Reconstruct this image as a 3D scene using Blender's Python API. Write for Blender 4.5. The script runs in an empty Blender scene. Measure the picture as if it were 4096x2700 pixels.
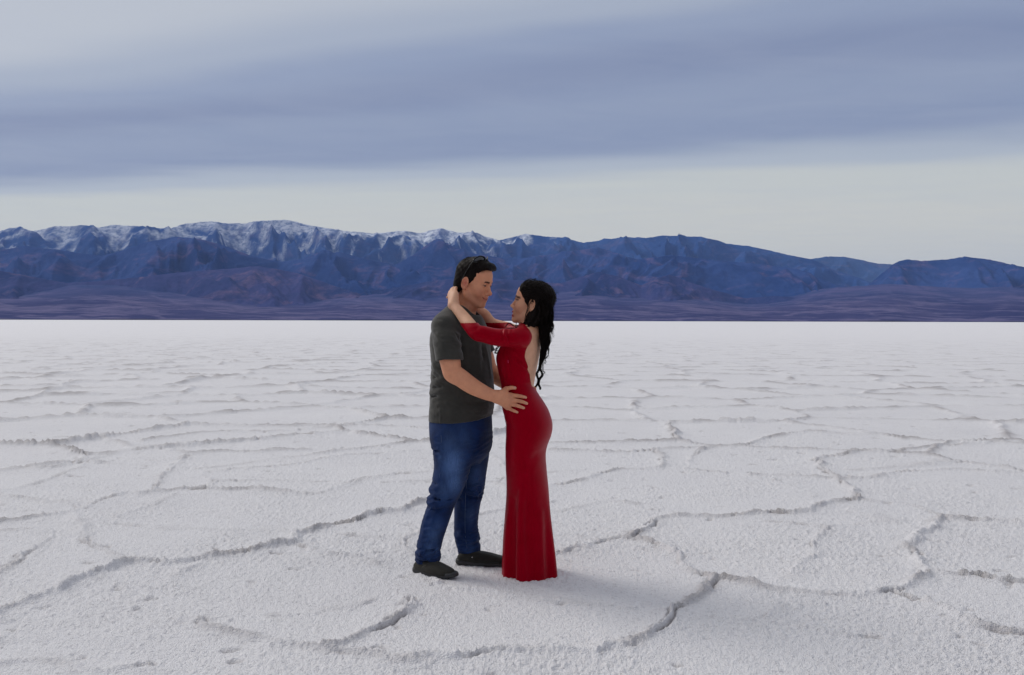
import bpy, math, random
import numpy as np
from mathutils import Vector, Matrix

# ------------------------------------------------------------------ camera
W, H = 4096.0, 2700.0
FPX = 3570.0                      # focal length in photo pixels
CAM_H = 1.40
PITCH = math.atan((1350.0 - 1283.0) / FPX)   # looking slightly down
ROLL = math.radians(-0.14)
scene = bpy.context.scene
COL = scene.collection
cam_d = bpy.data.cameras.new("camera")
cam = bpy.data.objects.new("camera", cam_d)
COL.objects.link(cam)
cam_d.sensor_fit = 'HORIZONTAL'
cam_d.sensor_width = 36.0
cam_d.lens = 36.0 * FPX / W
cam_d.clip_start = 0.05
cam_d.clip_end = 120000.0
cam.location = (0, 0, CAM_H)
cam.rotation_mode = 'XYZ'
CAM_R = (Matrix.Rotation(math.pi / 2 - PITCH, 3, 'X') @ Matrix.Rotation(-ROLL, 3, 'Z'))
cam.rotation_euler = CAM_R.to_euler('XYZ')
scene.camera = cam
_CR = np.array(CAM_R)

def ray(px, py):
    v = np.array([(px - W / 2) / FPX, -(py - H / 2) / FPX, -1.0])
    return _CR @ v

def V(px, py, dy, Y0=4.94):
    """the point at depth Y0+dy (metres along +Y) seen at photo pixel px,py"""
    d = ray(px, py)
    t = (Y0 + dy) / d[1]
    return np.array([d[0] * t, Y0 + dy, CAM_H + d[2] * t])

def G(px, py):
    """the point of the flat ground seen at photo pixel"""
    d = ray(px, py)
    t = -CAM_H / d[2]
    return np.array([d[0] * t, d[1] * t])

# ------------------------------------------------------------------ world, sun, exposure
SUN_EL, SUN_AZ = math.radians(40), math.radians(-58)   # azimuth from +Y towards +X
world = bpy.data.worlds.new("World")
scene.world = world
world.use_nodes = True
nt = world.node_tree
nt.nodes.clear()

class NB:
    """tiny helper for node trees"""
    def __init__(s, tree): s.t = tree
    def n(s, typ, **kw):
        nd = s.t.nodes.new(typ)
        for k, v in kw.items():
            if k.startswith('i_'):
                nd.inputs[k[2:].replace('_', ' ')].default_value = v
            else:
                setattr(nd, k, v)
        return nd
    def l(s, a, b): s.t.links.new(a, b)
    def math(s, op, a, b=None, c=None, clamp=False):
        nd = s.t.nodes.new('ShaderNodeMath'); nd.operation = op; nd.use_clamp = clamp
        for i, x in enumerate((a, b, c)):
            if x is None: continue
            if isinstance(x, (int, float)): nd.inputs[i].default_value = x
            else: s.l(x, nd.inputs[i])
        return nd.outputs[0]
    def ramp(s, fac, stops, interp='LINEAR'):
        nd = s.t.nodes.new('ShaderNodeValToRGB')
        cr = nd.color_ramp; cr.interpolation = interp
        while len(cr.elements) < len(stops): cr.elements.new(0.5)
        for e, (p, c) in zip(cr.elements, stops):
            e.position = p
            e.color = (c, c, c, 1) if isinstance(c, (int, float)) else (*c, 1)
        s.l(fac, nd.inputs[0])
        return nd.outputs[0]
    def mix(s, fac, a, b, blend='MIX'):
        nd = s.t.nodes.new('ShaderNodeMix'); nd.data_type = 'RGBA'; nd.blend_type = blend
        for sock, x in ((nd.inputs[0], fac), (nd.inputs[6], a), (nd.inputs[7], b)):
            if isinstance(x, (int, float)): sock.default_value = x
            elif isinstance(x, tuple): sock.default_value = (*x, 1)
            else: s.l(x, sock)
        return nd.outputs[2]
    def noise(s, vec, scale, detail=4, rough=0.55, dist=0.0):
        nd = s.t.nodes.new('ShaderNodeTexNoise')
        nd.inputs['Scale'].default_value = scale
        nd.inputs['Detail'].default_value = detail
        nd.inputs['Roughness'].default_value = rough
        nd.inputs['Distortion'].default_value = dist
        if vec is not None: s.l(vec, nd.inputs['Vector'])
        return nd.outputs[0]
    def mapping(s, vec, scale=(1, 1, 1), rot=(0, 0, 0), loc=(0, 0, 0)):
        nd = s.t.nodes.new('ShaderNodeMapping')
        nd.inputs['Scale'].default_value = scale
        nd.inputs['Rotation'].default_value = rot
        nd.inputs['Location'].default_value = loc
        s.l(vec, nd.inputs['Vector'])
        return nd.outputs[0]

nb = NB(nt)
sky = nb.n('ShaderNodeTexSky')
sky.sky_type = 'NISHITA'
sky.sun_disc = False
sky.sun_elevation = SUN_EL
sky.sun_rotation = SUN_AZ
sky.air_density = 1.0
sky.dust_density = 2.0
tc = nb.n('ShaderNodeTexCoord')
sep = nb.n('ShaderNodeSeparateXYZ'); nb.l(tc.outputs['Generated'], sep.inputs[0])
sx, sy, sz = sep.outputs
zc = nb.math('MAXIMUM', sz, 0.015)
# coordinates on the flat cloud deck
cu = nb.math('DIVIDE', sx, zc); cv = nb.math('DIVIDE', sy, zc)
cmb = nb.n('ShaderNodeCombineXYZ'); nb.l(cu, cmb.inputs[0]); nb.l(cv, cmb.inputs[1])
deck = cmb.outputs[0]
# distance across the cloud bands (bands run nearly left-right, tilted a little)
den = nb.math('ABSOLUTE', nb.math('ADD', nb.math('MULTIPLY', sy, 0.1700), nb.math('MULTIPLY', sx, 0.058)))
den = nb.math('MAXIMUM', den, 0.012)
t = nb.math('DIVIDE', zc, den)
n_band = nb.noise(nb.mapping(deck, (0.16, 0.42, 1), (0, 0, -0.22), (2.3, 0.4, 0)), 1.0, 3, 0.5)
n_wisp = nb.noise(nb.mapping(deck, (0.45, 0.9, 1), (0, 0, -0.30), (7.1, 3.3, 0)), 1.0, 4, 0.5, 0.6)
n_fine = nb.noise(nb.mapping(deck, (0.9, 1.5, 1), (0, 0, -0.5)), 1.4, 4, 0.55, 0.8)
wob = nb.math('ADD', nb.math('MULTIPLY', nb.math('SUBTRACT', n_band, 0.5), 0.60),
              nb.math('MULTIPLY', nb.math('SUBTRACT', n_wisp, 0.5), 0.20))
t2 = nb.math('ADD', t, nb.math('MULTIPLY', wob, nb.math('MULTIPLY', t, 0.62)))
fac = nb.math('DIVIDE', t2, 4.0, clamp=True)
cloud = nb.ramp(fac, [
    (0.00, (.56, .57, .55)), (0.15, (.59, .59, .545)), (0.215, (.55, .57, .545)),
    (0.245, (.41, .455, .52)), (0.285, (.235, .283, .415)), (0.33, (.255, .303, .430)),
    (0.38, (.215, .258, .390)), (0.44, (.265, .315, .445)), (0.50, (.36, .405, .50)),
    (0.60, (.475, .505, .56)), (1.00, (.50, .515, .545))], 'EASE')
cloud = nb.mix(nb.ramp(n_fine, [(0.35, 0.0), (0.75, 0.16)]), cloud, (.42, .455, .54))
cloud10 = nb.n('ShaderNodeVectorMath', operation='SCALE'); nb.l(cloud, cloud10.inputs[0])
cloud10.inputs['Scale'].default_value = 10.0
skymix = nb.mix(0.93, sky.outputs[0], cloud10.outputs[0])
bg = nb.n('ShaderNodeBackground'); bg.inputs['Strength'].default_value = 0.1
nb.l(skymix, bg.inputs['Color'])
wo = nb.n('ShaderNodeOutputWorld'); nb.l(bg.outputs[0], wo.inputs['Surface'])

sun_d = bpy.data.lights.new("sun", 'SUN')
sun_d.energy = 1.5
sun_d.angle = math.radians(26)
sun_d.color = (1.0, 0.95, 0.88)
sun = bpy.data.objects.new("sun", sun_d)
COL.objects.link(sun)
_sd = Vector((math.sin(SUN_AZ) * math.cos(SUN_EL), math.cos(SUN_AZ) * math.cos(SUN_EL), math.sin(SUN_EL)))
sun.rotation_euler = _sd.to_track_quat('Z', 'Y').to_euler()
sun.location = (-20, 20, 30)

vs = scene.view_settings
vs.view_transform = 'Standard'
vs.look = 'None'
vs.exposure = 0.08
vs.gamma = 1.0
vs.use_curve_mapping = False
scene.cycles.use_denoising = True
scene.cycles.max_bounces = 6
scene.cycles.volume_bounces = 1

# ------------------------------------------------------------------ helpers
rng = np.random.default_rng(11)

def _hash(ix, iy, seed):
    h = (ix.astype(np.uint32) * np.uint32(374761393) + iy.astype(np.uint32) * np.uint32(668265263)
         + np.uint32((seed * 974711 + 12345) & 0xffffffff))
    h = (h ^ (h >> np.uint32(13))) * np.uint32(1274126177)
    return h ^ (h >> np.uint32(16))

def perlin(x, y, seed=0):
    xi = np.floor(x); yi = np.floor(y)
    fx = (x - xi).astype(np.float32); fy = (y - yi).astype(np.float32)
    xi = xi.astype(np.int64); yi = yi.astype(np.int64)
    u = fx * fx * fx * (fx * (fx * 6 - 15) + 10); v = fy * fy * fy * (fy * (fy * 6 - 15) + 10)
    def g(ox, oy):
        a = _hash(xi + ox, yi + oy, seed).astype(np.float32) * np.float32(2 * math.pi / 4294967296.0)
        return np.cos(a) * (fx - ox) + np.sin(a) * (fy - oy)
    n00, n10, n01, n11 = g(0, 0), g(1, 0), g(0, 1), g(1, 1)
    a = n00 + u * (n10 - n00); b = n01 + u * (n11 - n01)
    return (a + v * (b - a)) * 1.4

def fbm(x, y, oct=4, seed=0, gain=0.5, lac=2.03):
    s = 0; a = 1.0
    for i in range(oct):
        s = s + a * perlin(x + 17.3 * i, y - 9.1 * i, seed + i)
        x = x * lac; y = y * lac; a *= gain
    return s

def ridged(x, y, oct=5, seed=0, gain=0.5, lac=2.05):
    s = 0; a = 1.0; w = 1.0
    for i in range(oct):
        n = 1.0 - np.abs(perlin(x + 31.7 * i, y + 11.9 * i, seed + i)) * 1.25
        n = np.clip(n, 0, 1) ** 2
        s = s + a * n * w
        w = np.clip(n * 1.4, 0.25, 1)
        x = x * lac; y = y * lac; a *= gain
    return s

def sstep(a, b, x):
    t = np.clip((x - a) / (b - a), 0, 1)
    return t * t * (3 - 2 * t)

def new_mat(name):
    m = bpy.data.materials.new(name)
    m.use_nodes = True
    b = NB(m.node_tree)
    p = m.node_tree.nodes['Principled BSDF']
    return m, b, p

def mesh_np(name, verts, faces, mat=None, smooth=True, parent=None, loc=None, colors=None, attrs=None):
    """verts Nx3, faces Mx3 or Mx4 numpy arrays -> one mesh object"""
    verts = np.asarray(verts, dtype=np.float32)
    if loc is not None: verts = verts - np.asarray(loc, dtype=np.float32)
    faces = np.asarray(faces, dtype=np.int32)
    me = bpy.data.meshes.new(name)
    nv, nf, k = len(verts), len(faces), faces.shape[1]
    me.vertices.add(nv); me.vertices.foreach_set('co', verts.ravel())
    me.loops.add(nf * k); me.loops.foreach_set('vertex_index', faces.ravel())
    me.polygons.add(nf)
    me.polygons.foreach_set('loop_start', np.arange(0, nf * k, k, dtype=np.int32))
    me.polygons.foreach_set('use_smooth', np.full(nf, smooth, dtype=bool))
    me.update(calc_edges=True)
    me.validate()
    if colors is not None:
        ca = me.color_attributes.new('Col', 'FLOAT_COLOR', 'POINT')
        c4 = np.ones((nv, 4), dtype=np.float32); c4[:, :3] = colors
        ca.data.foreach_set('color', c4.ravel())
    for an, av in (attrs or {}).items():
        a = me.attributes.new(an, 'FLOAT', 'POINT')
        a.data.foreach_set('value', np.asarray(av, dtype=np.float32).ravel())
    o = bpy.data.objects.new(name, me)
    COL.objects.link(o)
    if mat: me.materials.append(mat)
    if parent is not None: o.parent = parent
    return o

def grid_faces(nr, nc):
    i = np.arange(nr - 1)[:, None] * nc + np.arange(nc - 1)[None, :]
    return np.stack([i, i + 1, i + nc + 1, i + nc], -1).reshape(-1, 4)

def structure(o):
    o['kind'] = 'structure'
    return o

S2 = 4096.0 / 2379.0     # the overview pictures I traced from are 2379 px wide
# ------------------------------------------------------------------ salt flat
RIDGES = [  # traced crack ridges of the salt crust (overview pixels), strength
 (1.3, [(-60,1455),(0,1432),(60,1405),(150,1365),(230,1335),(320,1310),(380,1312),(460,1310),(540,1290),(600,1278),(670,1268),(690,1250),(760,1228),(840,1210),(920,1190),(985,1170),(1060,1150)]),
 (.55,[(320,1310),(255,1285),(220,1265),(212,1235),(190,1200),(172,1190)]),
 (.9, [(-40,1219),(0,1215),(60,1208),(170,1190),(215,1172),(270,1155),(340,1147),(400,1142),(480,1140),(560,1142),(650,1145),(720,1150)]),
 (.5, [(720,1150),(800,1128),(850,1112),(930,1102),(1000,1098)]),
 (.6, [(-20,1150),(60,1155),(110,1165),(150,1165),(190,1188)]),
 (.8, [(-20,1100),(40,1093),(110,1092),(180,1080),(250,1060),(310,1045)]),
 (.5, [(0,1140),(70,1130),(130,1108),(200,1080)]),
 (.7, [(-20,1030),(80,1020),(200,1018),(240,1022),(290,1035),(320,1050)]),
 (.9, [(330,1025),(400,1015),(470,1005),(560,1003),(690,1000),(760,995),(830,988),(900,990),(1010,996)]),
 (.9, [(320,1040),(360,1045),(440,1055),(520,1050),(620,1048),(720,1045)]),
 (.6, [(440,1058),(400,1085),(370,1115),(340,1147)]),
 (.6, [(470,1100),(560,1088),(680,1080),(760,1065),(850,1055),(980,1050)]),
 (.7, [(690,1268),(760,1285),(830,1300),(880,1315)]),
 (.5, [(460,1312),(430,1335),(400,1352)]),
 (1.0,[(972,1394),(960,1408),(915,1430),(880,1455),(800,1490),(740,1512)]),
 (.8, [(470,1440),(560,1480),(640,1505),(720,1510),(830,1520),(950,1528),(1100,1525),(1250,1525),(1380,1525),(1440,1500)]),
 (1.0,[(1440,1500),(1500,1485),(1560,1465),(1610,1425),(1640,1385),(1660,1350)]),
 (.9, [(1660,1350),(1610,1335),(1580,1300),(1520,1270),(1480,1255)]),
 (.7, [(1480,1255),(1430,1248),(1390,1255),(1340,1275),(1290,1290)]),
 (1.0,[(1450,1250),(1480,1240),(1530,1215),(1570,1205),(1680,1200),(1800,1195),(1880,1190),(1930,1170),(1985,1165),(1975,1140),(1930,1105),(1895,1075),(1920,1062),(2000,1052),(2080,1050),(2160,1040),(2230,1035),(2300,1030),(2420,1033)]),
 (1.0,[(1660,1350),(1720,1360),(1800,1370),(1880,1378),(1960,1382),(2040,1380),(2085,1378),(2140,1355),(2170,1330),(2130,1300),(2115,1270),(2130,1245),(2165,1220),(2180,1200),(2250,1210),(2310,1213),(2420,1224)]),
 (1.0,[(2170,1330),(2230,1340),(2300,1350),(2430,1363)]),
 (.8, [(2085,1378),(2130,1395),(2200,1425),(2260,1450),(2430,1490)]),
 (.5, [(1985,1165),(2060,1170),(2130,1180),(2180,1200)]),
 (.9, [(1280,1045),(1400,1050),(1480,1052),(1530,1048),(1600,1042),(1700,1040),(1760,1028),(1820,1010),(1880,1005),(1960,1008),(2060,1010),(2100,1020)]),
 (.7, [(1530,1048),(1545,1075),(1530,1085),(1440,1092),(1400,1105),(1360,1118),(1280,1132)]),
 (.7, [(1740,1105),(1820,1108),(1920,1112),(1960,1115),(2020,1112),(2090,1100),(2150,1095),(2230,1090),(2300,1095),(2420,1105)]),
 (.6, [(-60,1545),(40,1535),(160,1540),(260,1552),(340,1545)]),
 (.4, [(1290,1190),(1350,1175),(1400,1165),(1480,1172)]),
]

def build_ground():
    az_f = np.radians(np.linspace(-33.0, 33.0, 900))
    az_l = np.radians(np.concatenate([np.linspace(-180, -50, 22), np.linspace(-46, -33.6, 14)]))
    az = np.concatenate([az_l, az_f, -az_l[::-1]])
    r = [2.75]
    while r[-1] < 90:
        rr = r[-1]
        r.append(rr * (1 + 0.0034 + 0.0036 * sstep(4.5, 16, rr)))
    r = np.array(r)
    r = np.concatenate([[0.05, 0.6, 1.2, 1.7, 2.1, 2.4, 2.6], r, np.geomspace(94, 9200, 60)])
    A, R = np.meshgrid(az, r)
    X = R * np.sin(A); Y = R * np.cos(A)
    Z = np.zeros_like(X)
    dirt = np.zeros_like(X)
    near = (R < 95)
    x = X[near]; y = Y[near]; rr = R[near]
    z = np.zeros_like(x); dd = np.zeros_like(x)
    # gentle undulation of the plates
    z += 0.010 * fbm(x * 0.9, y * 0.9, 3, 3) * sstep(2, 4, rr)
    # wobble used for every ridge
    wx = x + 0.05 * fbm(x * 3.1, y * 3.1, 3, 21) + 0.010 * perlin(x * 17, y * 17, 5) * sstep(14, 8, rr)
    wy = y + 0.05 * fbm(x * 3.1 + 50, y * 3.1, 3, 22) + 0.010 * perlin(x * 17 + 9, y * 17, 6) * sstep(14, 8, rr)
    dmin = np.full_like(x, 9.0); smin_ = np.zeros_like(x)
    trac = np.full_like(x, 9.0)
    for s, pl in RIDGES:
        P = np.array([G(a * S2, b * S2) for a, b in pl])
        # resample with a little sideways wandering
        Q = [P[0]]
        for a, b in zip(P[:-1], P[1:]):
            n = max(1, int(np.linalg.norm(b - a) / 0.18))
            for k in range(1, n + 1):
                Q.append(a + (b - a) * k / n)
        Q = np.array(Q)
        Q[:, 1] += 0.05 * np.convolve(rng.normal(0, 1, len(Q)), np.ones(3) / 3, 'same')
        lo = Q.min(0) - 0.4; hi = Q.max(0) + 0.4
        sel = np.where((wx > lo[0]) & (wx < hi[0]) & (wy > lo[1]) & (wy < hi[1]))[0]
        if len(sel) == 0: continue
        px = wx[sel]; py = wy[sel]
        best = np.full(len(sel), 9.0)
        for a, b in zip(Q[:-1], Q[1:]):
            m = (px > min(a[0], b[0]) - .35) & (px < max(a[0], b[0]) + .35) & (py > min(a[1], b[1]) - .35) & (py < max(a[1], b[1]) + .35)
            if not m.any(): continue
            qx = px[m] - a[0]; qy = py[m] - a[1]
            d = b - a
            t = np.clip((qx * d[0] + qy * d[1]) / (d @ d + 1e-9), 0, 1)
            dist = np.hypot(qx - t * d[0], qy - t * d[1])
            best[m] = np.minimum(best[m], dist)
        upd = best < dmin[sel]
        ii = sel[upd]
        dmin[ii] = best[upd]; smin_[ii] = s
    # polygon network beyond the traced part
    far = sstep(8.5, 10.5, rr)
    cs = 2.3
    gx = wx / cs; gy = wy / (cs * 0.9)
    ix = np.floor(gx); iy = np.floor(gy)
    f1 = np.full_like(x, 9.0); f2 = np.full_like(x, 9.0); id1 = np.zeros_like(x); id2 = np.zeros_like(x)
    for ox in (-1, 0, 1):
        for oy in (-1, 0, 1):
            cx = ix + ox; cy = iy + oy
            h1 = _hash(cx.astype(np.int64), cy.astype(np.int64), 77).astype(np.float64) / 4294967296.0
            h2 = _hash(cx.astype(np.int64), cy.astype(np.int64), 78).astype(np.float64) / 4294967296.0
            d = np.hypot(gx - cx - 0.12 - 0.76 * h1, gy - cy - 0.12 - 0.76 * h2)
            a = d < f1
            f2 = np.where(a, f1, np.minimum(f2, d)); id2 = np.where(a, id1, np.where(d < f2 + 1e-9, h1, id2))
            id1 = np.where(a, h1, id1); f1 = np.where(a, d, f1)
    dv = (f2 - f1) * cs * 0.55
    sv = (0.75 + 1.9 * np.abs(perlin(x * 0.5, y * 0.5, 40)) + 0.8 * sstep(3, -12, x)) * far
    usev = (far > 0.5) & (dv < dmin)
    nearv = (far <= 0.5) & (rr > 4.2) & (dv < dmin) & (dmin > 0.22)
    sv = np.where(nearv, 0.40 + 0.25 * perlin(x * 0.7, y * 0.7, 41), sv)
    usev |= nearv
    dmin = np.where(usev, dv, dmin); smin_ = np.where(usev, sv, smin_)
    # ridge profile: crumbled slabs pushed up, a narrow crack along the top in places
    brk = sstep(-0.55, 0.15, fbm(x * 1.7, y * 1.7, 2, 61))             # strength varies along the ridge
    amp = smin_ * (0.65 + 0.45 * brk)
    crumb = 0.72 + 0.42 * np.abs(fbm(x * 24, y * 24, 3, 33)) + 0.30 * perlin(x * 7, y * 7, 34)
    wid = 0.0038 * np.clip(rr - 8, 0, 60)               # far off, only the broad swell of a ridge can be told
    crumb = crumb + (0.95 - crumb) * sstep(8, 18, rr)
    prof = np.exp(-(dmin / (0.030 + wid)) ** 2) * 0.024 + np.exp(-(dmin / (0.11 + wid)) ** 2) * 0.014
    amp = amp * (1 - 0.55 * sstep(10, 45, rr))
    z += prof * amp * crumb
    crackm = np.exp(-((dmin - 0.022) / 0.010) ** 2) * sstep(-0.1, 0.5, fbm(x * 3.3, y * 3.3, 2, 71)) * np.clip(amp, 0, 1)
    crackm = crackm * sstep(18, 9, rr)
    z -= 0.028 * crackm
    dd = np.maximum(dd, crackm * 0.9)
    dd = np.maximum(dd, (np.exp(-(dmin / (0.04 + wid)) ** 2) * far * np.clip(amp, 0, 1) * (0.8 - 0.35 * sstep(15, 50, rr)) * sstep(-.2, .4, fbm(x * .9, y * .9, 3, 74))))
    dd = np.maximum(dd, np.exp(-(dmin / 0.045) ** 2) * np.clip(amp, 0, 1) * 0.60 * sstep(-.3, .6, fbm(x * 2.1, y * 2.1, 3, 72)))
    # popcorn salt: small lumps, pitted
    g = np.abs(fbm(x * 21, y * 21, 3, 81)); g2 = np.abs(perlin(x * 48, y * 48, 85))
    patch = 0.55 + 0.6 * sstep(-0.4, 0.5, fbm(x * 0.8, y * 0.8, 3, 90))
    fade = 1 - 0.95 * sstep(6, 18, rr)
    z += (0.011 * g + 0.008 * g2 + 0.003 * np.abs(perlin(x * 11, y * 11, 86))) * patch * fade
    # scattered little pits and broken bits
    pit = sstep(0.52, 0.75, fbm(x * 4.7, y * 6.5, 3, 95) * 0.75)
    pit = pit * sstep(22, 10, rr)
    z -= 0.014 * pit
    dd = np.maximum(dd, pit * 0.55)
    Z[near] = z * sstep(92, 35, rr); dirt[near] = dd * sstep(92, 45, rr)
    # press the crust down a little where people stand so feet rest on it
    V3 = np.stack([X, Y, Z], -1).reshape(-1, 3)
    o = mesh_np('salt_flat', V3, grid_faces(len(r), len(az)), None, True, attrs={'dirt': dirt})
    return o, (r, az, Z)

m, b, p = new_mat('salt')
geo = b.n('ShaderNodeNewGeometry')
pos = geo.outputs['Position']
at = b.n('ShaderNodeAttribute', attribute_name='dirt')
n1 = b.noise(pos, 0.55, 4, 0.6)
n2 = b.noise(pos, 6.0, 5, 0.65)
n3 = b.noise(pos, 55.0, 4, 0.7)
base = b.mix(b.ramp(n1, [(0.3, 0), (0.7, 1)]), (.83, .82, .84), (.785, .775, .80))
base = b.mix(b.ramp(n2, [(0.52, 0), (0.8, 0.35)]), base, (.66, .65, .68))
base = b.mix(b.ramp(n3, [(0.54, 0), (0.68, 0.65)]), base, (.50, .485, .51))
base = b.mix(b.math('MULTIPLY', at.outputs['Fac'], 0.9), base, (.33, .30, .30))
# far away the crack network is too fine to build: broken streaks of shaded crust
b.l(base, p.inputs['Base Color'])
p.inputs['Roughness'].default_value = 0.75
p.inputs['Specular IOR Level'].default_value = 0.25
p.inputs['Subsurface Weight'].default_value = 0.0
vor = b.n('ShaderNodeTexVoronoi'); vor.inputs['Scale'].default_value = 130.0; b.l(pos, vor.inputs['Vector'])
hsum = b.math('ADD', b.math('MULTIPLY', vor.outputs['Distance'], -0.6), n3)
bmp = b.n('ShaderNodeBump'); bmp.inputs['Strength'].default_value = 0.95; bmp.inputs['Distance'].default_value = 0.010
b.l(hsum, bmp.inputs['Height'])
b.l(bmp.outputs[0], p.inputs['Normal'])
MAT_SALT = m
ground, GROUND = build_ground()
ground.data.materials.append(MAT_SALT)
structure(ground)

def ground_z(x, y):
    r, az, Z = GROUND
    i = int(np.argmin(np.abs(r - math.hypot(x, y)))); j = int(np.argmin(np.abs(az - math.atan2(x, y))))
    return float(Z[i, j])
# ------------------------------------------------------------------ mountains
def crest(pts, az):
    """skyline traced in overview pixels -> tan(elevation) at azimuth az"""
    T = []
    for a, b_ in pts:
        d = ray(a * S2, b_ * S2)
        T.append((math.atan2(d[0], d[1]), d[2] / math.hypot(d[0], d[1])))
    T = np.array(sorted(T))
    return np.interp(az, T[:, 0], T[:, 1])

SNOWY = [(-900,560),(-600,548),(-300,556),(-120,540),(0,535),(20,528),(45,526),(75,535),(100,530),(125,524),(160,523),(190,521),(230,526),(260,521),(330,523),(370,528),(400,527),(430,517),(490,512),(530,517),(570,517),(610,511),(660,508),(690,514),(720,522),(760,528),(800,534),(870,541),(900,537),(940,534),(975,540),(1000,533),(1025,528),(1060,538),(1100,540),(1130,548),(1160,556),(1180,552),(1220,541),(1260,547),(1310,550),(1355,562),(1400,556),(1450,549),(1500,551),(1540,545),(1580,547),(1630,548),(1680,563),(1740,570),(1780,578),(1840,592),(1885,600),(1940,625),(2000,645),(2060,668),(2150,690),(2300,705),(2500,715),(3200,730)]
FARR = [(1500,660),(1700,640),(1800,615),(1885,600),(1920,594),(1960,595),(2000,602),(2040,611),(2080,612),(2140,618),(2240,622),(2379,625),(2600,615),(2900,630),(3300,640)]
DARKR = [(1700,720),(1980,690),(2040,640),(2075,612),(2090,604),(2110,600),(2140,604),(2200,600),(2245,594),(2300,600),(2340,610),(2379,618),(2460,612),(2560,630),(2800,640),(3300,660)]
FOOT = [(-900,600),(-400,590),(-150,600),(0,578),(60,568),(150,580),(240,592),(290,578),(340,560),(410,547),(470,553),(520,568),(580,590),(650,606),(700,600),(740,585),(790,583),(850,600),(920,612),(960,590),(1000,560),(1020,552),(1060,575),(1120,590),(1200,600),(1300,585),(1390,572),(1480,600),(1560,590),(1640,600),(1760,610),(1850,622),(1930,655),(2000,672),(2100,690),(2400,712),(3300,728)]
LOW = [(-900,650),(-300,640),(-100,640),(0,625),(80,640),(160,655),(240,648),(330,640),(430,628),(520,622),(600,615),(690,630),(760,655),(820,675),(900,668),(1000,650),(1100,640),(1200,648),(1300,655),(1390,628),(1440,640),(1490,660),(1530,642),(1555,634),(1590,648),(1650,668),(1730,690),(1800,684),(1880,690),(1940,702),(2000,697),(2036,689),(2090,706),(2150,700),(2240,690),(2330,694),(2400,700),(3300,724)]

AZM = np.radians(np.concatenate([np.linspace(-62, -33, 50)[:-1], np.linspace(-33, 33, 860), np.linspace(33, 62, 50)[1:]]))

def range_mesh(name, pts, r0, rc, r1, nrow, seed, spur, mat, wander=0.0, rough=1.0, power=1.25, scale=2.2, snow=False):
    """a range whose crest lies near distance rc; front foot at r0, rear foot at r1 (km)"""
    s = np.concatenate([np.linspace(0, 1, nrow) ** 0.9, 1 + np.linspace(0, 1, 14)[1:]])
    A, Sg = np.meshgrid(AZM, s)
    RC = rc + wander * fbm(A * 9, A * 0 + seed * 3.1, 3, seed)
    R = np.where(Sg <= 1, r0 + (RC - r0) * Sg, RC + (r1 - RC) * (Sg - 1))
    X = R * np.sin(A); Y = R * np.cos(A)
    top = crest(pts, A) * RC
    prof = np.where(Sg <= 1, np.clip(Sg, 0, 1) ** power, np.clip(2 - Sg, 0, 1) ** 1.2)
    # spurs run from the crest down towards the valley: ridged noise stretched along the slope
    wob = fbm(X / 3.0, Y / 3.0, 3, seed + 5)
    sh = 0.45 * fbm(A * 5, A * 0 + seed, 2, seed + 77)                 # spurs lean to one side or the other
    n = ridged((A * rc + sh * (rc - R) + 0.22 * wob) * scale * 0.36, R * 0.085 * scale + 0.12 * wob, 5, seed, 0.46)
    n2 = ridged(X * scale * 0.8, Y * scale * 0.8, 5, seed + 31, 0.55)
    mid = np.where(Sg <= 1, np.sin(np.clip(Sg, 0, 1) * math.pi) ** 0.8, 0.0)
    Z = top * prof
    Z = Z * (1 + (n - 0.95) * spur * mid) + (n2 - 0.9) * 0.022 * rough * mid * np.clip(top, 0, 1.2)
    Z += (fbm(A * 260, A * 0 + 3.3, 3, seed + 9) * 0.005 + fbm(A * 80, A * 0 + 7.3, 3, seed + 19) * 0.005) * np.exp(-((Sg - 1) / 0.10) ** 2) * top ** 0.5
    Z = np.where(Sg <= 1, Z, Z * 1.0) - 0.02
    P = np.stack([X, Y, Z], -1).reshape(-1, 3) * 1000.0
    at = None
    if snow:
        # snow lies in streaks down the gullies below the crest, thinning eastwards
        st = ridged((A * rc + 2.0 * sh * (rc - R) + 0.35 * wob) * 1.7, R * 0.75, 5, seed + 51, 0.62)
        pt = fbm(A * rc * 1.1, R * 0.5, 4, seed + 61)
        zl = 1.78 + 0.95 * sstep(-0.03, 0.09, A) + 0.22 * fbm(A * 6, A * 0 + 2.0, 3, seed + 71)
        f = (Z - zl) / 0.75 + 0.95 * (st - 0.95) + 0.55 * pt - 0.45 * (n - 0.95)
        at = {'snow': np.clip(f, 0, 1) * (0.62 + 0.30 * sstep(-0.22, -0.14, A) - 0.15 * pt)}
    o = mesh_np(name, P, grid_faces(len(s), len(AZM)), mat, True, attrs=at)
    return structure(o)

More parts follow.
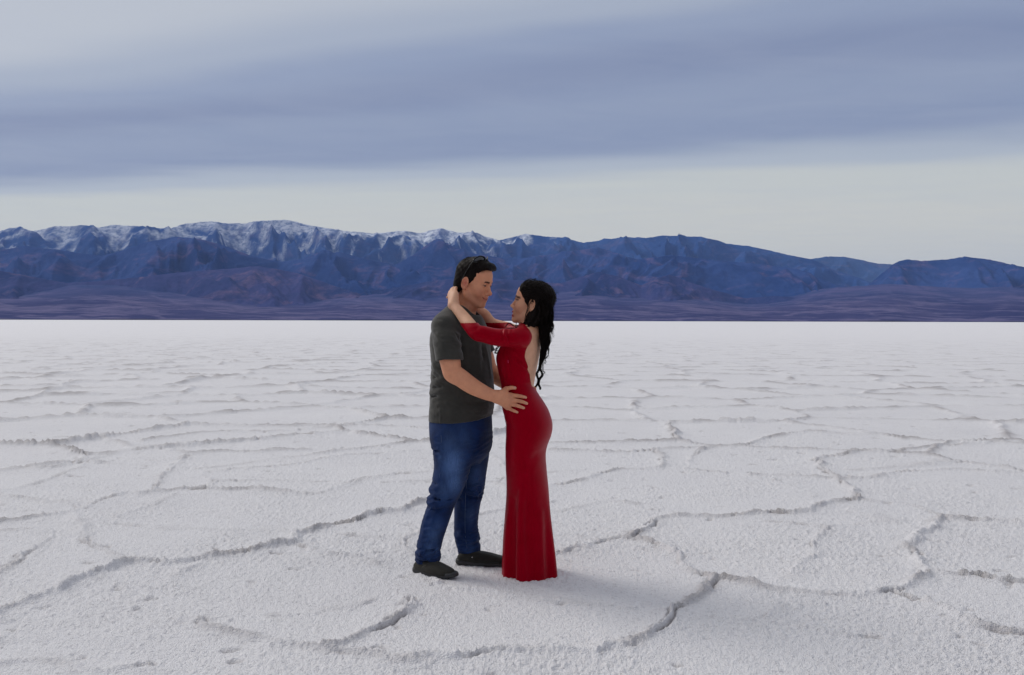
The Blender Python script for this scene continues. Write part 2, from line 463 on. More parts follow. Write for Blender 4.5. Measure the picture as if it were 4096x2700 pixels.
def rock_material(name, dark, mid, tan, snow=None, fan=False):
    m, b, p = new_mat(name)
    geo = b.n('ShaderNodeNewGeometry')
    km = b.mapping(geo.outputs['Position'], (0.001, 0.001, 0.001))
    sp = b.n('ShaderNodeSeparateXYZ'); b.l(km, sp.inputs[0])
    big = b.noise(b.mapping(km, (1, 0.6, 1.6)), 0.50, 5, 0.6, 0.6)
    med = b.noise(b.mapping(km, (1, 0.5, 2.2)), 1.5, 7, 0.65, 1.0)
    fin = b.noise(b.mapping(km, (1, 0.5, 1.3)), 9.0, 6, 0.72)
    # gullies and ribs running down the slopes
    ang = b.math('ARCTAN2', sp.outputs[0], sp.outputs[1])
    rad = b.math('SQRT', b.math('ADD', b.math('MULTIPLY', sp.outputs[0], sp.outputs[0]), b.math('MULTIPLY', sp.outputs[1], sp.outputs[1])))
    gc = b.n('ShaderNodeCombineXYZ')
    b.l(b.math('ADD', b.math('MULTIPLY', ang, 120.0), b.math('MULTIPLY', med, 6.0)), gc.inputs[0]); b.l(b.math('MULTIPLY', sp.outputs[2], 1.6), gc.inputs[1])
    gul = b.noise(gc.outputs[0], 1.0, 5, 0.65, 1.2)
    c = b.mix(b.ramp(big, [(0.40, 0), (0.60, 1)]), dark, mid)
    c = b.mix(b.ramp(med, [(0.52, 0), (0.64, 0.80)]), c, tan)
    c = b.mix(b.ramp(fin, [(0.42, 0), (0.62, 0.55)]), c, dark)
    c = b.mix(b.ramp(gul, [(0.52, 0), (0.68, 0.40)]), c, mid)
    if fan:
        # washes fanning out from the canyon mouths
        cb = b.n('ShaderNodeCombineXYZ')
        b.l(b.math('ADD', b.math('MULTIPLY', ang, 8.0), b.math('MULTIPLY', rad, 0.30)), cb.inputs[0]); b.l(b.math('MULTIPLY', rad, 0.62), cb.inputs[1])
        w = b.noise(cb.outputs[0], 1.0, 6, 0.6, 0.25)
        wash = b.math('ABSOLUTE', b.math('SUBTRACT', w, 0.5))
        c = b.mix(b.ramp(wash, [(0.0, 0.9), (0.014, 0.6), (0.045, 0.0)]), c, tan)
        cc = b.n('ShaderNodeCombineXYZ')
        b.l(b.math('SUBTRACT', b.math('MULTIPLY', ang, 10.0), b.math('MULTIPLY', rad, 0.5)), cc.inputs[0]); b.l(b.math('MULTIPLY', rad, 1.5), cc.inputs[1])
        w2 = b.noise(cc.outputs[0], 1.3, 7, 0.7, 0.15)
        c = b.mix(b.ramp(w2, [(0.50, 0), (0.72, 0.32)]), c, tan)
        c = b.mix(b.ramp(w2, [(0.32, 0.45), (0.46, 0.0)]), c, dark)
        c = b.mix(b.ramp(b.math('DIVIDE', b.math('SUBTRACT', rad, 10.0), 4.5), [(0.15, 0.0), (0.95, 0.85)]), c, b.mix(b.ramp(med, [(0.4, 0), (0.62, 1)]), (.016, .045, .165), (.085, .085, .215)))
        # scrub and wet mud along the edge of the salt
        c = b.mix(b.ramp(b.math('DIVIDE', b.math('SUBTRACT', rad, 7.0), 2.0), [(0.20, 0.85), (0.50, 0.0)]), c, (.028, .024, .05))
    if snow:
        sa = b.n('ShaderNodeAttribute', attribute_name='snow')
        f = b.math('MULTIPLY', sa.outputs['Fac'], b.ramp(fin, [(0.36, 0.15), (0.56, 1.0)]))
        c = b.mix(f, c, (.78, .82, .90))
    b.l(c, p.inputs['Base Color'])
    p.inputs['Roughness'].default_value = 0.95
    p.inputs['Specular IOR Level'].default_value = 0.02
    bm = b.n('ShaderNodeBump'); bm.inputs['Strength'].default_value = 0.5; bm.inputs['Distance'].default_value = 60.0
    b.l(b.math('ADD', med, b.math('MULTIPLY', fin, 0.6)), bm.inputs['Height']); b.l(bm.outputs[0], p.inputs['Normal'])
    return m

M_SNOWY = rock_material('snowy_rock', (.014, .058, .215), (.034, .090, .27), (.095, .110, .26), snow=(1.50, 2.40))  # blue of haze and colour grading put into these rock and gravel colours
M_FOOT = rock_material('haze_tinted_rock', (.007, .036, .160), (.032, .072, .235), (.125, .100, .225))
M_LOW = rock_material('haze_purple_rock', (.011, .030, .130), (.052, .058, .185), (.165, .115, .215))
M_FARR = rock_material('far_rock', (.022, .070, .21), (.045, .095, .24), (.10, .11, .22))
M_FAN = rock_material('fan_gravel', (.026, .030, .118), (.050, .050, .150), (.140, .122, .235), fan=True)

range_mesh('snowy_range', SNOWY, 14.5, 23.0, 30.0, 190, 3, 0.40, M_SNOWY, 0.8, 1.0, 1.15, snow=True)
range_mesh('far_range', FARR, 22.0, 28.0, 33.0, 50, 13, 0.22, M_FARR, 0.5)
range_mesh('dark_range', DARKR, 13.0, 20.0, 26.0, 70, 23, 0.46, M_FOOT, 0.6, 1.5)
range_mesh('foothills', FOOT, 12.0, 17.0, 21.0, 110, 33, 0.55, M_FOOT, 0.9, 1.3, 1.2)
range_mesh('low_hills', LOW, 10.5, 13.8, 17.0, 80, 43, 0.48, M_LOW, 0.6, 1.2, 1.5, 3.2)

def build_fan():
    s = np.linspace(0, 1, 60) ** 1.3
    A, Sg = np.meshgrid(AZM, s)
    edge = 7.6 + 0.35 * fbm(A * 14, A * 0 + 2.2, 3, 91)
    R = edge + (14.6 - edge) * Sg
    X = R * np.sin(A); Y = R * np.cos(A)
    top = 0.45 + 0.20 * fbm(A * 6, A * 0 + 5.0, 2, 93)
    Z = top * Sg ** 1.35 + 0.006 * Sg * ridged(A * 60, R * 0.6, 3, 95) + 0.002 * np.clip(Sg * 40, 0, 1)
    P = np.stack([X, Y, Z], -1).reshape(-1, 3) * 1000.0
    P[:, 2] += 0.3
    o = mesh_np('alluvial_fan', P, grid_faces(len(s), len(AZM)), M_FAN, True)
    return structure(o)
build_fan()
# the valley floor under the fan and hills, out to where the ranges end
def build_floor():
    s = np.array([9.0, 12, 18, 26, 36]) * 1000
    A, R = np.meshgrid(AZM[::8], s)
    P = np.stack([R * np.sin(A), R * np.cos(A), 0 * A - 6.0], -1).reshape(-1, 3)
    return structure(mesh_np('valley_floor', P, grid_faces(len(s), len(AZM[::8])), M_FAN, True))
build_floor()

def build_shade_range():
    """an unseen range added behind the camera, sized to cut the light from that side"""
    az = np.radians(np.linspace(78, 282, 120)); s = np.linspace(0, 1, 26)
    A, Sg = np.meshgrid(az, s)
    edge = 0.9 + 0.25 * fbm(A * 4, A * 0 + 1.7, 3, 191)
    R = edge + 2.0 * Sg
    end = np.sin(np.clip((A - math.radians(78)) / math.radians(204), 0, 1) * math.pi) ** 0.35
    Z = (0.80 + 0.15 * fbm(A * 6, A * 0 + 4.4, 4, 193)) * Sg ** 0.9 * end * (1 + 0.22 * (ridged(A * 7, R * 0.8, 4, 195) - 0.9) * np.sin(Sg * math.pi)) - 0.004
    P = np.stack([R * np.sin(A), R * np.cos(A), Z], -1).reshape(-1, 3) * 1000.0
    return structure(mesh_np('unseen_shade_range', P, grid_faces(len(s), len(az)), M_LOW, True))
build_shade_range()  # unseen, added for the shade it gives the camera side

# ------------------------------------------------------------------ haze
def build_haze():
    x0, x1, y0, y1, z0, z1 = -34000, 34000, -10500, 37500, -8.0, 2500.0
    v = [(x, y, z) for x in (x0, x1) for y in (y0, y1) for z in (z0, z1)]
    f = [(0, 1, 3, 2), (4, 6, 7, 5), (0, 4, 5, 1), (2, 3, 7, 6), (0, 2, 6, 4), (1, 5, 7, 3)]
    m = bpy.data.materials.new('haze'); m.use_nodes = True
    b = NB(m.node_tree)
    for n in list(m.node_tree.nodes):
        if n.type == 'BSDF_PRINCIPLED': m.node_tree.nodes.remove(n)
    out = [n for n in m.node_tree.nodes if n.type == 'OUTPUT_MATERIAL'][0]
    pv = b.n('ShaderNodeVolumePrincipled')
    pv.inputs['Color'].default_value = (.42, .60, 1.0, 1)
    pv.inputs['Density'].default_value = HAZE_D
    pv.inputs['Anisotropy'].default_value = 0.0
    b.l(pv.outputs[0], out.inputs['Volume'])
    o = mesh_np('haze', np.array(v, float), np.array(f), m, False)
    o['kind'] = 'stuff'
HAZE_D = 0.9e-5
build_haze()
# ------------------------------------------------------------------ implicit-surface modelling kit
def axis(*parts):
    out = []
    for a, b_, h in parts:
        n = max(1, int(round((b_ - a) / h)))
        out.append(a + (b_ - a) * np.arange(n) / n)
    out.append(np.array([parts[-1][1]]))
    return np.concatenate(out).astype(np.float32)

def smin(a, b_, k):
    if k <= 0: return np.minimum(a, b_)
    h = np.maximum(k - np.abs(a - b_), 0) / k
    return np.minimum(a, b_) - h * h * k * 0.25

def smax(a, b_, k): return -smin(-a, -b_, k)

def f_seg(X, Y, Z, a, b_, r1, r2, sq=None):
    """tapered capsule; sq = (unit vector, factor) squashes it along that vector"""
    bx, by, bz = (b_ - a)
    qx, qy, qz = X - a[0], Y - a[1], Z - a[2]
    t = np.clip((qx * bx + qy * by + qz * bz) / (bx * bx + by * by + bz * bz + 1e-12), 0, 1)
    dx, dy, dz = qx - t * bx, qy - t * by, qz - t * bz
    if sq is not None:
        u, f = sq
        k = (dx * u[0] + dy * u[1] + dz * u[2]) * (1 / f - 1)
        dx, dy, dz = dx + k * u[0], dy + k * u[1], dz + k * u[2]
    return np.sqrt(dx * dx + dy * dy + dz * dz) - (r1 + t * (r2 - r1))

def f_ell(X, Y, Z, c, r):
    x, y, z = (X - c[0]) / r[0], (Y - c[1]) / r[1], (Z - c[2]) / r[2]
    k0 = np.sqrt(x * x + y * y + z * z)
    k1 = np.sqrt((x / r[0]) ** 2 + (y / r[1]) ** 2 + (z / r[2]) ** 2) + 1e-6
    return k0 * (k0 - 1) / k1

class Vol:
    def __init__(s, xs, ys, zs):
        s.x, s.y, s.z = xs, ys, zs
        s.d = np.full((len(xs), len(ys), len(zs)), 0.5, np.float32)
    def box(s, lo, hi):
        i = [slice(max(0, int(np.searchsorted(a, l)) - 1), int(np.searchsorted(a, h)) + 1) for a, l, h in zip((s.x, s.y, s.z), lo, hi)]
        return tuple(i), s.x[i[0]][:, None, None], s.y[i[1]][None, :, None], s.z[i[2]][None, None, :]
    def put(s, sl, f, k, op='add'):
        if op == 'add': s.d[sl] = smin(s.d[sl], f.astype(np.float32), k)
        elif op == 'sub': s.d[sl] = smax(s.d[sl], -f.astype(np.float32), k)
        else: s.d[sl] = smax(s.d[sl], f.astype(np.float32), k)
    def seg(s, a, b_, r1, r2, k=0.01, op='add', sq=None):
        a = np.asarray(a, float); b_ = np.asarray(b_, float)
        m = max(r1, r2) + k + 0.012
        sl, X, Y, Z = s.box(np.minimum(a, b_) - m, np.maximum(a, b_) + m)
        if 0 in s.d[sl].shape: return
        s.put(sl, f_seg(X, Y, Z, a, b_, r1, r2, sq), k, op)
    def tube(s, pts, k=0.01, kj=0.004, op='add', sq=None):
        """pts = [(point, radius), ...] as one limb"""
        P = [np.asarray(p, float) for p, _ in pts]; R = [r for _, r in pts]
        m = max(R) + k + 0.012
        sl, X, Y, Z = s.box(np.min(P, 0) - m, np.max(P, 0) + m)
        if 0 in s.d[sl].shape: return
        f = np.full(s.d[sl].shape, 0.5, np.float32)
        if len(P) > 2:               # a smooth curve through the joints
            n = 5 * (len(P) - 1) + 1
            Q = catmull(np.column_stack([np.array(P), R]), n)
        else:
            Q = np.column_stack([np.array(P), R])
        o = [q.start for q in sl]
        for a, b_ in zip(Q[:-1], Q[1:]):
            mm = max(a[3], b_[3]) + k + 0.012
            s2, X, Y, Z = s.box(np.minimum(a[:3], b_[:3]) - mm, np.maximum(a[:3], b_[:3]) + mm)
            loc = tuple(slice(max(q.start - z, 0), max(q.stop - z, 0)) for q, z in zip(s2, o))
            tgt = f[loc]
            if 0 in tgt.shape: continue
            g = f_seg(X, Y, Z, a[:3], b_[:3], a[3], b_[3], sq)
            f[loc] = np.minimum(tgt, g[:tgt.shape[0], :tgt.shape[1], :tgt.shape[2]])
        s.put(sl, f, k, op)
    def ell(s, c, r, k=0.01, op='add'):
        c = np.asarray(c, float); r = np.asarray(r, float); m = k + 0.012
        sl, X, Y, Z = s.box(c - r - m, c + r + m)
        s.put(sl, f_ell(X, Y, Z, c, r), k, op)
    def fold(s, pts, amp, w):
        """raise (amp>0) or sink a soft crease along a polyline"""
        P = [np.asarray(p, float) for p in pts]; m = w * 2.6
        sl, X, Y, Z = s.box(np.min(P, 0) - m, np.max(P, 0) + m)
        if 0 in s.d[sl].shape: return
        f = None
        n = len(P) - 1
        for i in range(n):
            g = f_seg(X, Y, Z, P[i], P[i + 1], 0, 0)
            f = g if f is None else np.minimum(f, g)
        # fade at both ends
        a, b_ = P[0], P[-1]; L = np.linalg.norm(b_ - a) + 1e-9; u = (b_ - a) / L
        t = ((X - a[0]) * u[0] + (Y - a[1]) * u[1] + (Z - a[2]) * u[2]) / L
        fade = np.clip(np.minimum(t + 0.25, 1.25 - t) / 0.45, 0, 1)
        s.d[sl] -= (amp * np.exp(-(f / w) ** 2) * fade).astype(np.float32)
    def crumple(s, spots, seed, fx, fz, shear=0.0, gain=1.0):
        """wrinkled cloth: ridged noise over the side view, strong round the given spots (point, radius, amp)"""
        X, Z = np.meshgrid(s.x.astype(float), s.z.astype(float), indexing='ij')
        w = 0.6 * perlin(X * 9, Z * 9, seed + 3)
        n = 1 - 2.2 * np.abs(perlin((X + shear * Z) * fx + w, Z * fz + 0.5 * w, seed)) + 0.5 * (1 - 2 * np.abs(perlin((X + shear * Z) * fx * 1.9 + 7 + w, Z * fz * 1.9, seed + 1)))
        A = np.zeros_like(X)
        for p, r, a in spots:
            A = np.maximum(A, a * np.exp(-((X - p[0]) ** 2 / (r[0] * r[0]) + (Z - p[2]) ** 2 / (r[1] * r[1]))))
        s.d -= (A * n * gain).astype(np.float32)[:, None, :]
    def mesh(s, smooth=1):
        return surface_nets(s.d, s.x, s.y, s.z, smooth)

def surface_nets(d, xs, ys, zs, smooth=1):
    sg = d < 0
    nx, ny, nz = d.shape
    c = np.zeros((nx - 1, ny - 1, nz - 1), np.uint8)
    for i in (0, 1):
        for j in (0, 1):
            for k in (0, 1):
                c += sg[i:nx - 1 + i, j:ny - 1 + j, k:nz - 1 + k]
    act = (c > 0) & (c < 8)
    I, J, K = np.nonzero(act)
    idx = np.full(c.shape, -1, np.int32); idx[I, J, K] = np.arange(len(I))
    acc = np.zeros((len(I), 3)); cnt = np.zeros(len(I))
    corners = [(i, j, k) for i in (0, 1) for j in (0, 1) for k in (0, 1)]
    for a in corners:
        for ax in range(3):
            if a[ax] == 1: continue
            b_ = list(a); b_[ax] = 1
            da = d[I + a[0], J + a[1], K + a[2]]; db = d[I + b_[0], J + b_[1], K + b_[2]]
            cr = (da < 0) != (db < 0)
            t = np.where(cr, da / np.where(cr, da - db, 1), 0)
            pa = np.stack([xs[I + a[0]], ys[J + a[1]], zs[K + a[2]]], -1)
            pb = np.stack([xs[I + b_[0]], ys[J + b_[1]], zs[K + b_[2]]], -1)
            acc += np.where(cr[:, None], pa + (pb - pa) * t[:, None], 0); cnt += cr
    v = acc / np.maximum(cnt, 1)[:, None]
    F = []
    def quads(cross, inside, f):
        i, j, k = np.nonzero(cross)
        q = f(i, j, k)
        flip = inside[i, j, k]
        q = np.where(flip[:, None], q, q[:, ::-1])
        F.append(q[(q >= 0).all(1)])
    a = sg[:-1, 1:-1, 1:-1]; b_ = sg[1:, 1:-1, 1:-1]
    quads(a != b_, a, lambda i, j, k: np.stack([idx[i, j, k], idx[i, j + 1, k], idx[i, j + 1, k + 1], idx[i, j, k + 1]], -1))
    a = sg[1:-1, :-1, 1:-1]; b_ = sg[1:-1, 1:, 1:-1]
    quads(a != b_, a, lambda i, j, k: np.stack([idx[i, j, k], idx[i, j, k + 1], idx[i + 1, j, k + 1], idx[i + 1, j, k]], -1))
    a = sg[1:-1, 1:-1, :-1]; b_ = sg[1:-1, 1:-1, 1:]
    quads(a != b_, a, lambda i, j, k: np.stack([idx[i, j, k], idx[i + 1, j, k], idx[i + 1, j + 1, k], idx[i, j + 1, k]], -1))
    F = np.concatenate(F)
    for _ in range(smooth):          # light Laplacian relaxation
        s_ = np.zeros_like(v); n_ = np.zeros(len(v))
        for a, b_ in ((0, 1), (1, 2), (2, 3), (3, 0)):
            np.add.at(s_, F[:, a], v[F[:, b_]]); np.add.at(n_, F[:, a], 1)
            np.add.at(s_, F[:, b_], v[F[:, a]]); np.add.at(n_, F[:, b_], 1)
        v = v + 0.5 * (s_ / np.maximum(n_, 1)[:, None] - v)
    # drop loose floating crumbs: keep faces only (unused verts are harmless but removed)
    used = np.zeros(len(v), bool); used[F.ravel()] = True
    m = np.cumsum(used) - 1
    return v[used], m[F]

def spline(keys, z):
    """smooth interpolation of rows (k, v1, v2, ...) at z (rows sorted by first column)"""
    K = np.array(sorted(keys), float)
    x = K[:, 0]; out = []
    i = np.clip(np.searchsorted(x, z) - 1, 0, len(x) - 2)
    h = x[i + 1] - x[i]; t = np.clip((z - x[i]) / h, 0, 1)
    for c in range(1, K.shape[1]):
        y = K[:, c]
        m = np.gradient(y, x)
        t2, t3 = t * t, t * t * t
        out.append((2 * t3 - 3 * t2 + 1) * y[i] + (t3 - 2 * t2 + t) * h * m[i] + (-2 * t3 + 3 * t2) * y[i + 1] + (t3 - t2) * h * m[i + 1])
    return out

class Loft:
    """trunk or skirt from traced silhouette rows (py, left px, right px, half width sideways, dy);
    yaw turns the cross-sections about the vertical"""
    def __init__(s, rows, yaw, ex=2.0):
        s.yaw = yaw; ca, sa = math.cos(yaw), math.sin(yaw); s.ca, s.sa = ca, sa; s.ex = ex
        K = []
        for py, l, r, hw, dy in rows:
            A = V(l, py, dy); B = V(r, py, dy)
            w = (B[0] - A[0]) / 2
            a = math.sqrt(max((w * w - (hw * sa) ** 2), 1e-4)) / ca       # half depth front-back
            K.append((A[2], (A[0] + B[0]) / 2, A[1], a, hw))
        s.K = K
        s.z0 = min(k[0] for k in K); s.z1 = max(k[0] for k in K)
    def at(s, z): return spline(s.K, np.asarray(z, float))
    def f(s, X, Y, Z):
        z = np.clip(Z.ravel(), s.z0, s.z1)
        cx, cy, a, b_ = [v.reshape(1, 1, -1).astype(np.float32) for v in s.at(z)]
        dx, dy = X - cx, Y - cy
        u = (dx * s.ca + dy * s.sa) / a; v = (-dx * s.sa + dy * s.ca) / b_
        if s.ex == 2.0:
            rho = np.sqrt(u * u + v * v) + 1e-6
        else:
            rho = (np.abs(u) ** s.ex + np.abs(v) ** s.ex) ** (1 / s.ex) + 1e-6
        g = np.sqrt((u / a) ** 2 + (v / b_) ** 2) / np.sqrt(u * u + v * v + 1e-9) + 1e-6
        return (rho - 1) / g
    def angle(s, X, Y, Z):
        z = np.clip(Z.ravel(), s.z0, s.z1)
        cx, cy, a, b_ = [v.reshape(1, 1, -1) for v in s.at(z)]
        dx, dy = X - cx, Y - cy
        return np.arctan2((-dx * s.sa + dy * s.ca) / b_, (dx * s.ca + dy * s.sa) / a)
    def near_y(s, x, z):
        """Y of the surface nearest to the camera at x,z"""
        cx, cy, a, b_ = [float(v[0]) for v in s.at(np.array([z]))]
        ys = cy + np.linspace(-0.4, 0.4, 801)
        u = ((x - cx) * s.ca + (ys - cy) * s.sa) / a; v = (-(x - cx) * s.sa + (ys - cy) * s.ca) / b_
        ok = np.where(u * u + v * v <= 1)[0]
        return ys[ok[0]] if len(ok) else cy

class Frame:
    """local frame of a head: x forward, y left, z up"""
    def __init__(s, c, yaw, pitch, roll=0.0, scale=1.0):
        s.c = np.asarray(c, float); s.s = scale
        R = Matrix.Rotation(yaw, 3, 'Z') @ Matrix.Rotation(-pitch, 3, 'Y') @ Matrix.Rotation(roll, 3, 'X')
        s.R = np.array(R)
    def w(s, p): return s.c + s.s * (s.R @ np.asarray(p, float))
    def local(s, X, Y, Z):
        x, y, z = X - s.c[0], Y - s.c[1], Z - s.c[2]
        R = s.R / s.s
        return (x * R[0, 0] + y * R[1, 0] + z * R[2, 0], x * R[0, 1] + y * R[1, 1] + z * R[2, 1], x * R[0, 2] + y * R[1, 2] + z * R[2, 2])
    def lpts(s, P): return ((P - s.c) @ s.R) / s.s

def head_field(fr, X, Y, Z, female=False, smile=0.3, mouth_open=0.0):
    x, y, z = fr.local(X, Y, Z)
    ya = np.abs(y)
    def E(c, r, yy=None): return f_ell(x, y if yy is None else yy, z, c, r)
    def S(a, b_, r1, r2): return f_seg(x, ya, z, np.array(a), np.array(b_), r1, r2)
    A = lambda d, f, k: smin(d, f, k)
    jw = 0.90 if female else 1.0
    d = E((-.010, 0, .055), (.097, .076, .081))
    d = A(d, E((.036, 0, .052), (.057, .060, .062)), .03)
    d = A(d, E((.036, 0, -.022), (.060, .055 * jw, .076)), .03)
    d = A(d, S((.000, .051 * jw, -.030), (.014, .050 * jw, -.058), .017, .016), .03)
    d = A(d, S((.014, .050 * jw, -.058), (.084, .013, -.090), .017, .013), .03)
    d = A(d, E((.087 if female else .083, 0, -.088), (.015, .018, .015)), .02)
    d = A(d, E((.058, .043, -.006), (.023, .022, .020), ya), .025)                    # cheekbone
    d = A(d, E((.066, .034, -.034 + .006 * smile), (.0255, .022, .023), ya), .022)     # cheek
    if not female:
        d = A(d, S((.089, .010, .038), (.080, .043, .038), .0105, .009), .016)
    else:
        d = A(d, S((.089, .008, .036), (.081, .040, .037), .008, .007), .018)
    d = smax(d, -E((.104, .032, .020), (.019, .019, .013), ya), .014)                  # eye socket
    d = A(d, E((.0795, .0325, .0205), (.0142, .0150, .0135), ya), .005)               # lids
    d = smax(d, -E((.0935, .033, .0185), (.007, .0125, .0010 if not female else .0042), ya), .0015 if not female else .003)
    # nose
    nt = .0095 if female else .0124
    d = A(d, S((.0905, 0, .026), (.112, 0, -.013), .0062, nt * .85), .012)
    d = A(d, E((.1135, 0, -.0165), (nt, nt, nt * .9)), .006)
    d = A(d, E((.1035, .0118, -.0215), (.0105, .0072, .0078), ya), .007)
    d = smax(d, -E((.1075, .0062, -.0295), (.0055, .0036, .0035), ya), .003)
    # mouth
    d = A(d, E((.082, 0, -.052), (.022, .031, .026)), .02)
    cw = (.0265 if female else .0305) + .004 * smile; cz = -.0525 + .010 * smile
    o = mouth_open
    d = A(d, smin(S((.1035, .004, -.0465), (.0875, cw, cz), .0052, .0028), E((.1035, 0, -.047), (.006, .008, .005)), .004), .005)
    d = A(d, S((.1015, 0, -.0605 - .010 * o), (.0875, cw, cz - .001), .0066, .0030), .005)
    d = smax(d, -S((.1035, 0, -.0530 - .005 * o), (.0880, cw - .001, cz), .0016 + .0046 * o, .0020), .002)
    d = A(d, E((.084, 0, -.0535 - .004 * o), (.012, .022, .008)), .001) if o > 0 else d
    d = smax(d, -S((.0835, .039, -.046), (.0985, .019, -.026), .0004, .0006), .005)  # smile fold
    # ears
    ex_ = -.004
    e = f_ell(x + .35 * (ya - .076) , ya, z, (ex_, .0785, .004), (.0175, .0060, .032))
    e = smin(e, f_ell(x, ya, z, (ex_ + .003, .0770, -.022), (.0095, .0060, .012)), .008)
    e2 = (np.sqrt(((x - ex_) / .0160) ** 2 + ((z - .005) / .0290) ** 2) - 1) * .019
    e = smin(e, np.sqrt(e2 ** 2 + (ya - .0835 + .25 * (x - ex_)) ** 2) - .0030, .003)
    e = smax(e, -f_ell(x, ya, z, (ex_ + .003, .0880, .002), (.0100, .0095, .0165)), .003)
    d = smin(d, e, .006)
    return (d * fr.s).astype(np.float32)

def uv_ball(name, c, r, mat, parent, base, squash=(1, 1, 1), seg=20, ring=12, R=None):
    th = np.linspace(0, 2 * math.pi, seg, endpoint=False); ph = np.linspace(0, math.pi, ring)
    P = np.array([[math.sin(p) * math.cos(t), math.sin(p) * math.sin(t), math.cos(p)] for p in ph for t in th]) * r * np.array(squash)
    if R is not None: P = P @ np.asarray(R).T
    F = []
    for i in range(ring - 1):
        for j in range(seg):
            F.append((i * seg + j, (i + 1) * seg + j, (i + 1) * seg + (j + 1) % seg, i * seg + (j + 1) % seg))
    return mesh_np(name, P + np.asarray(c), np.array(F), mat, True, parent, base)

def tubes_mesh(strands, nside=3):
    """strands: list of (points Nx3, radii N) -> verts, quads of thin tubes"""
    VV, FF = [], []
    off = 0
    for P, R in strands:
        P = np.asarray(P, float); n = len(P)
        T = np.gradient(P, axis=0); T /= (np.linalg.norm(T, axis=1)[:, None] + 1e-12)
        up = np.array([0.0, 0.0, 1.0]) if abs(T[0, 2]) < 0.9 else np.array([1.0, 0, 0])
        B = np.cross(T, up); B /= (np.linalg.norm(B, axis=1)[:, None] + 1e-12)
        N = np.cross(B, T)
        for k in range(nside):
            a = 2 * math.pi * k / nside
            VV.append(P + (B * math.cos(a) + N * math.sin(a)) * np.asarray(R)[:, None])
        i = np.arange(n - 1)
        for k in range(nside):
            k2 = (k + 1) % nside
            FF.append(np.stack([off + k * n + i, off + k2 * n + i, off + k2 * n + i + 1, off + k * n + i + 1], -1))
        off += n * nside
    return np.concatenate(VV), np.concatenate(FF)

def catmull(P, n):
    P = np.asarray(P, float)
    t = np.linspace(0, len(P) - 1, n)
    i = np.clip(t.astype(int), 0, len(P) - 2); f = (t - i)[:, None]
    p0 = P[np.maximum(i - 1, 0)]; p1 = P[i]; p2 = P[i + 1]; p3 = P[np.minimum(i + 2, len(P) - 1)]
    return 0.5 * (2 * p1 + (p2 - p0) * f + (2 * p0 - 5 * p1 + 4 * p2 - p3) * f ** 2 + (3 * p1 - 3 * p2 + p3 - p0) * f ** 3)

def thing(name, loc, label, cat, group=None):
    o = bpy.data.objects.new(name, None)
    o.empty_display_size = 0.2
    COL.objects.link(o); o.location = loc
    o['label'] = label; o['category'] = cat
    if group: o['group'] = group
    return o

# materials for people ----------------------------------------------------------
def skin_material(name, sss=0.12):
    m, b, p = new_mat(name)
    a = b.n('ShaderNodeAttribute', attribute_name='Col')
    geo = b.n('ShaderNodeNewGeometry')
    n = b.noise(geo.outputs['Position'], 38.0, 4, 0.6)
    c = b.mix(b.ramp(n, [(0.35, 0.0), (0.75, 0.22)]), a.outputs['Color'], (.30, .10, .06))
    b.l(c, p.inputs['Base Color'])
    p.inputs['Roughness'].default_value = 0.52
    p.inputs['Specular IOR Level'].default_value = 0.22
    p.inputs['Subsurface Weight'].default_value = sss
    p.inputs['Subsurface Radius'].default_value = (0.010, 0.004, 0.002)
    p.inputs['Subsurface Scale'].default_value = 1.0
    bm = b.n('ShaderNodeBump'); bm.inputs['Strength'].default_value = 0.12; bm.inputs['Distance'].default_value = 0.002
    b.l(b.noise(geo.outputs['Position'], 420.0, 3, 0.6), bm.inputs['Height']); b.l(bm.outputs[0], p.inputs['Normal'])
    return m

def cloth_material(name, col, dark, scale=900.0, rough=0.9, sheen=0.25, bump=0.25, worn=None, spec=0.2, tint=None):
    m, b, p = new_mat(name)
    tcn = b.n('ShaderNodeTexCoord')
    o = tcn.outputs['Object']
    n = b.noise(o, 9.0, 5, 0.6)
    c = b.mix(b.ramp(n, [(0.35, 0.0), (0.72, 1.0)]), col, dark)
    if worn:
        a = b.n('ShaderNodeAttribute', attribute_name='worn')
        st = b.noise(b.mapping(o, (60, 60, 2.2)), 6.0, 4, 0.65)
        c = b.mix(b.math('MULTIPLY', a.outputs['Fac'], b.ramp(st, [(0.25, 0.35), (0.75, 1.0)])), c, worn)
    b.l(c, p.inputs['Base Color'])
    p.inputs['Roughness'].default_value = rough
    p.inputs['Specular IOR Level'].default_value = spec
    p.inputs['Sheen Weight'].default_value = sheen
    if tint:
        p.inputs['Specular Tint'].default_value = (*tint, 1); p.inputs['Sheen Tint'].default_value = (*tint, 1)
        p.inputs['Sheen Roughness'].default_value = 0.35
    w = b.noise(o, scale, 2, 0.5)
    wr = b.noise(b.mapping(o, (1, 1, 0.6)), 14.0, 4, 0.55)
    h = b.math('ADD', b.math('MULTIPLY', w, 0.08), wr)
    bm = b.n('ShaderNodeBump'); bm.inputs['Strength'].default_value = bump; bm.inputs['Distance'].default_value = 0.012
    b.l(h, bm.inputs['Height']); b.l(bm.outputs[0], p.inputs['Normal'])
    return m

def plain_material(name, col, rough=0.5, metal=0.0, spec=0.5):
    m, b, p = new_mat(name)
    tcn = b.n('ShaderNodeTexCoord')
    n = b.noise(tcn.outputs['Object'], 60.0, 3, 0.6)
    c = b.mix(b.math('MULTIPLY', n, 0.35), col, tuple(0.7 * v for v in col))
    b.l(c, p.inputs['Base Color'])
    p.inputs['Roughness'].default_value = rough; p.inputs['Metallic'].default_value = metal
    p.inputs['Specular IOR Level'].default_value = spec
    return m

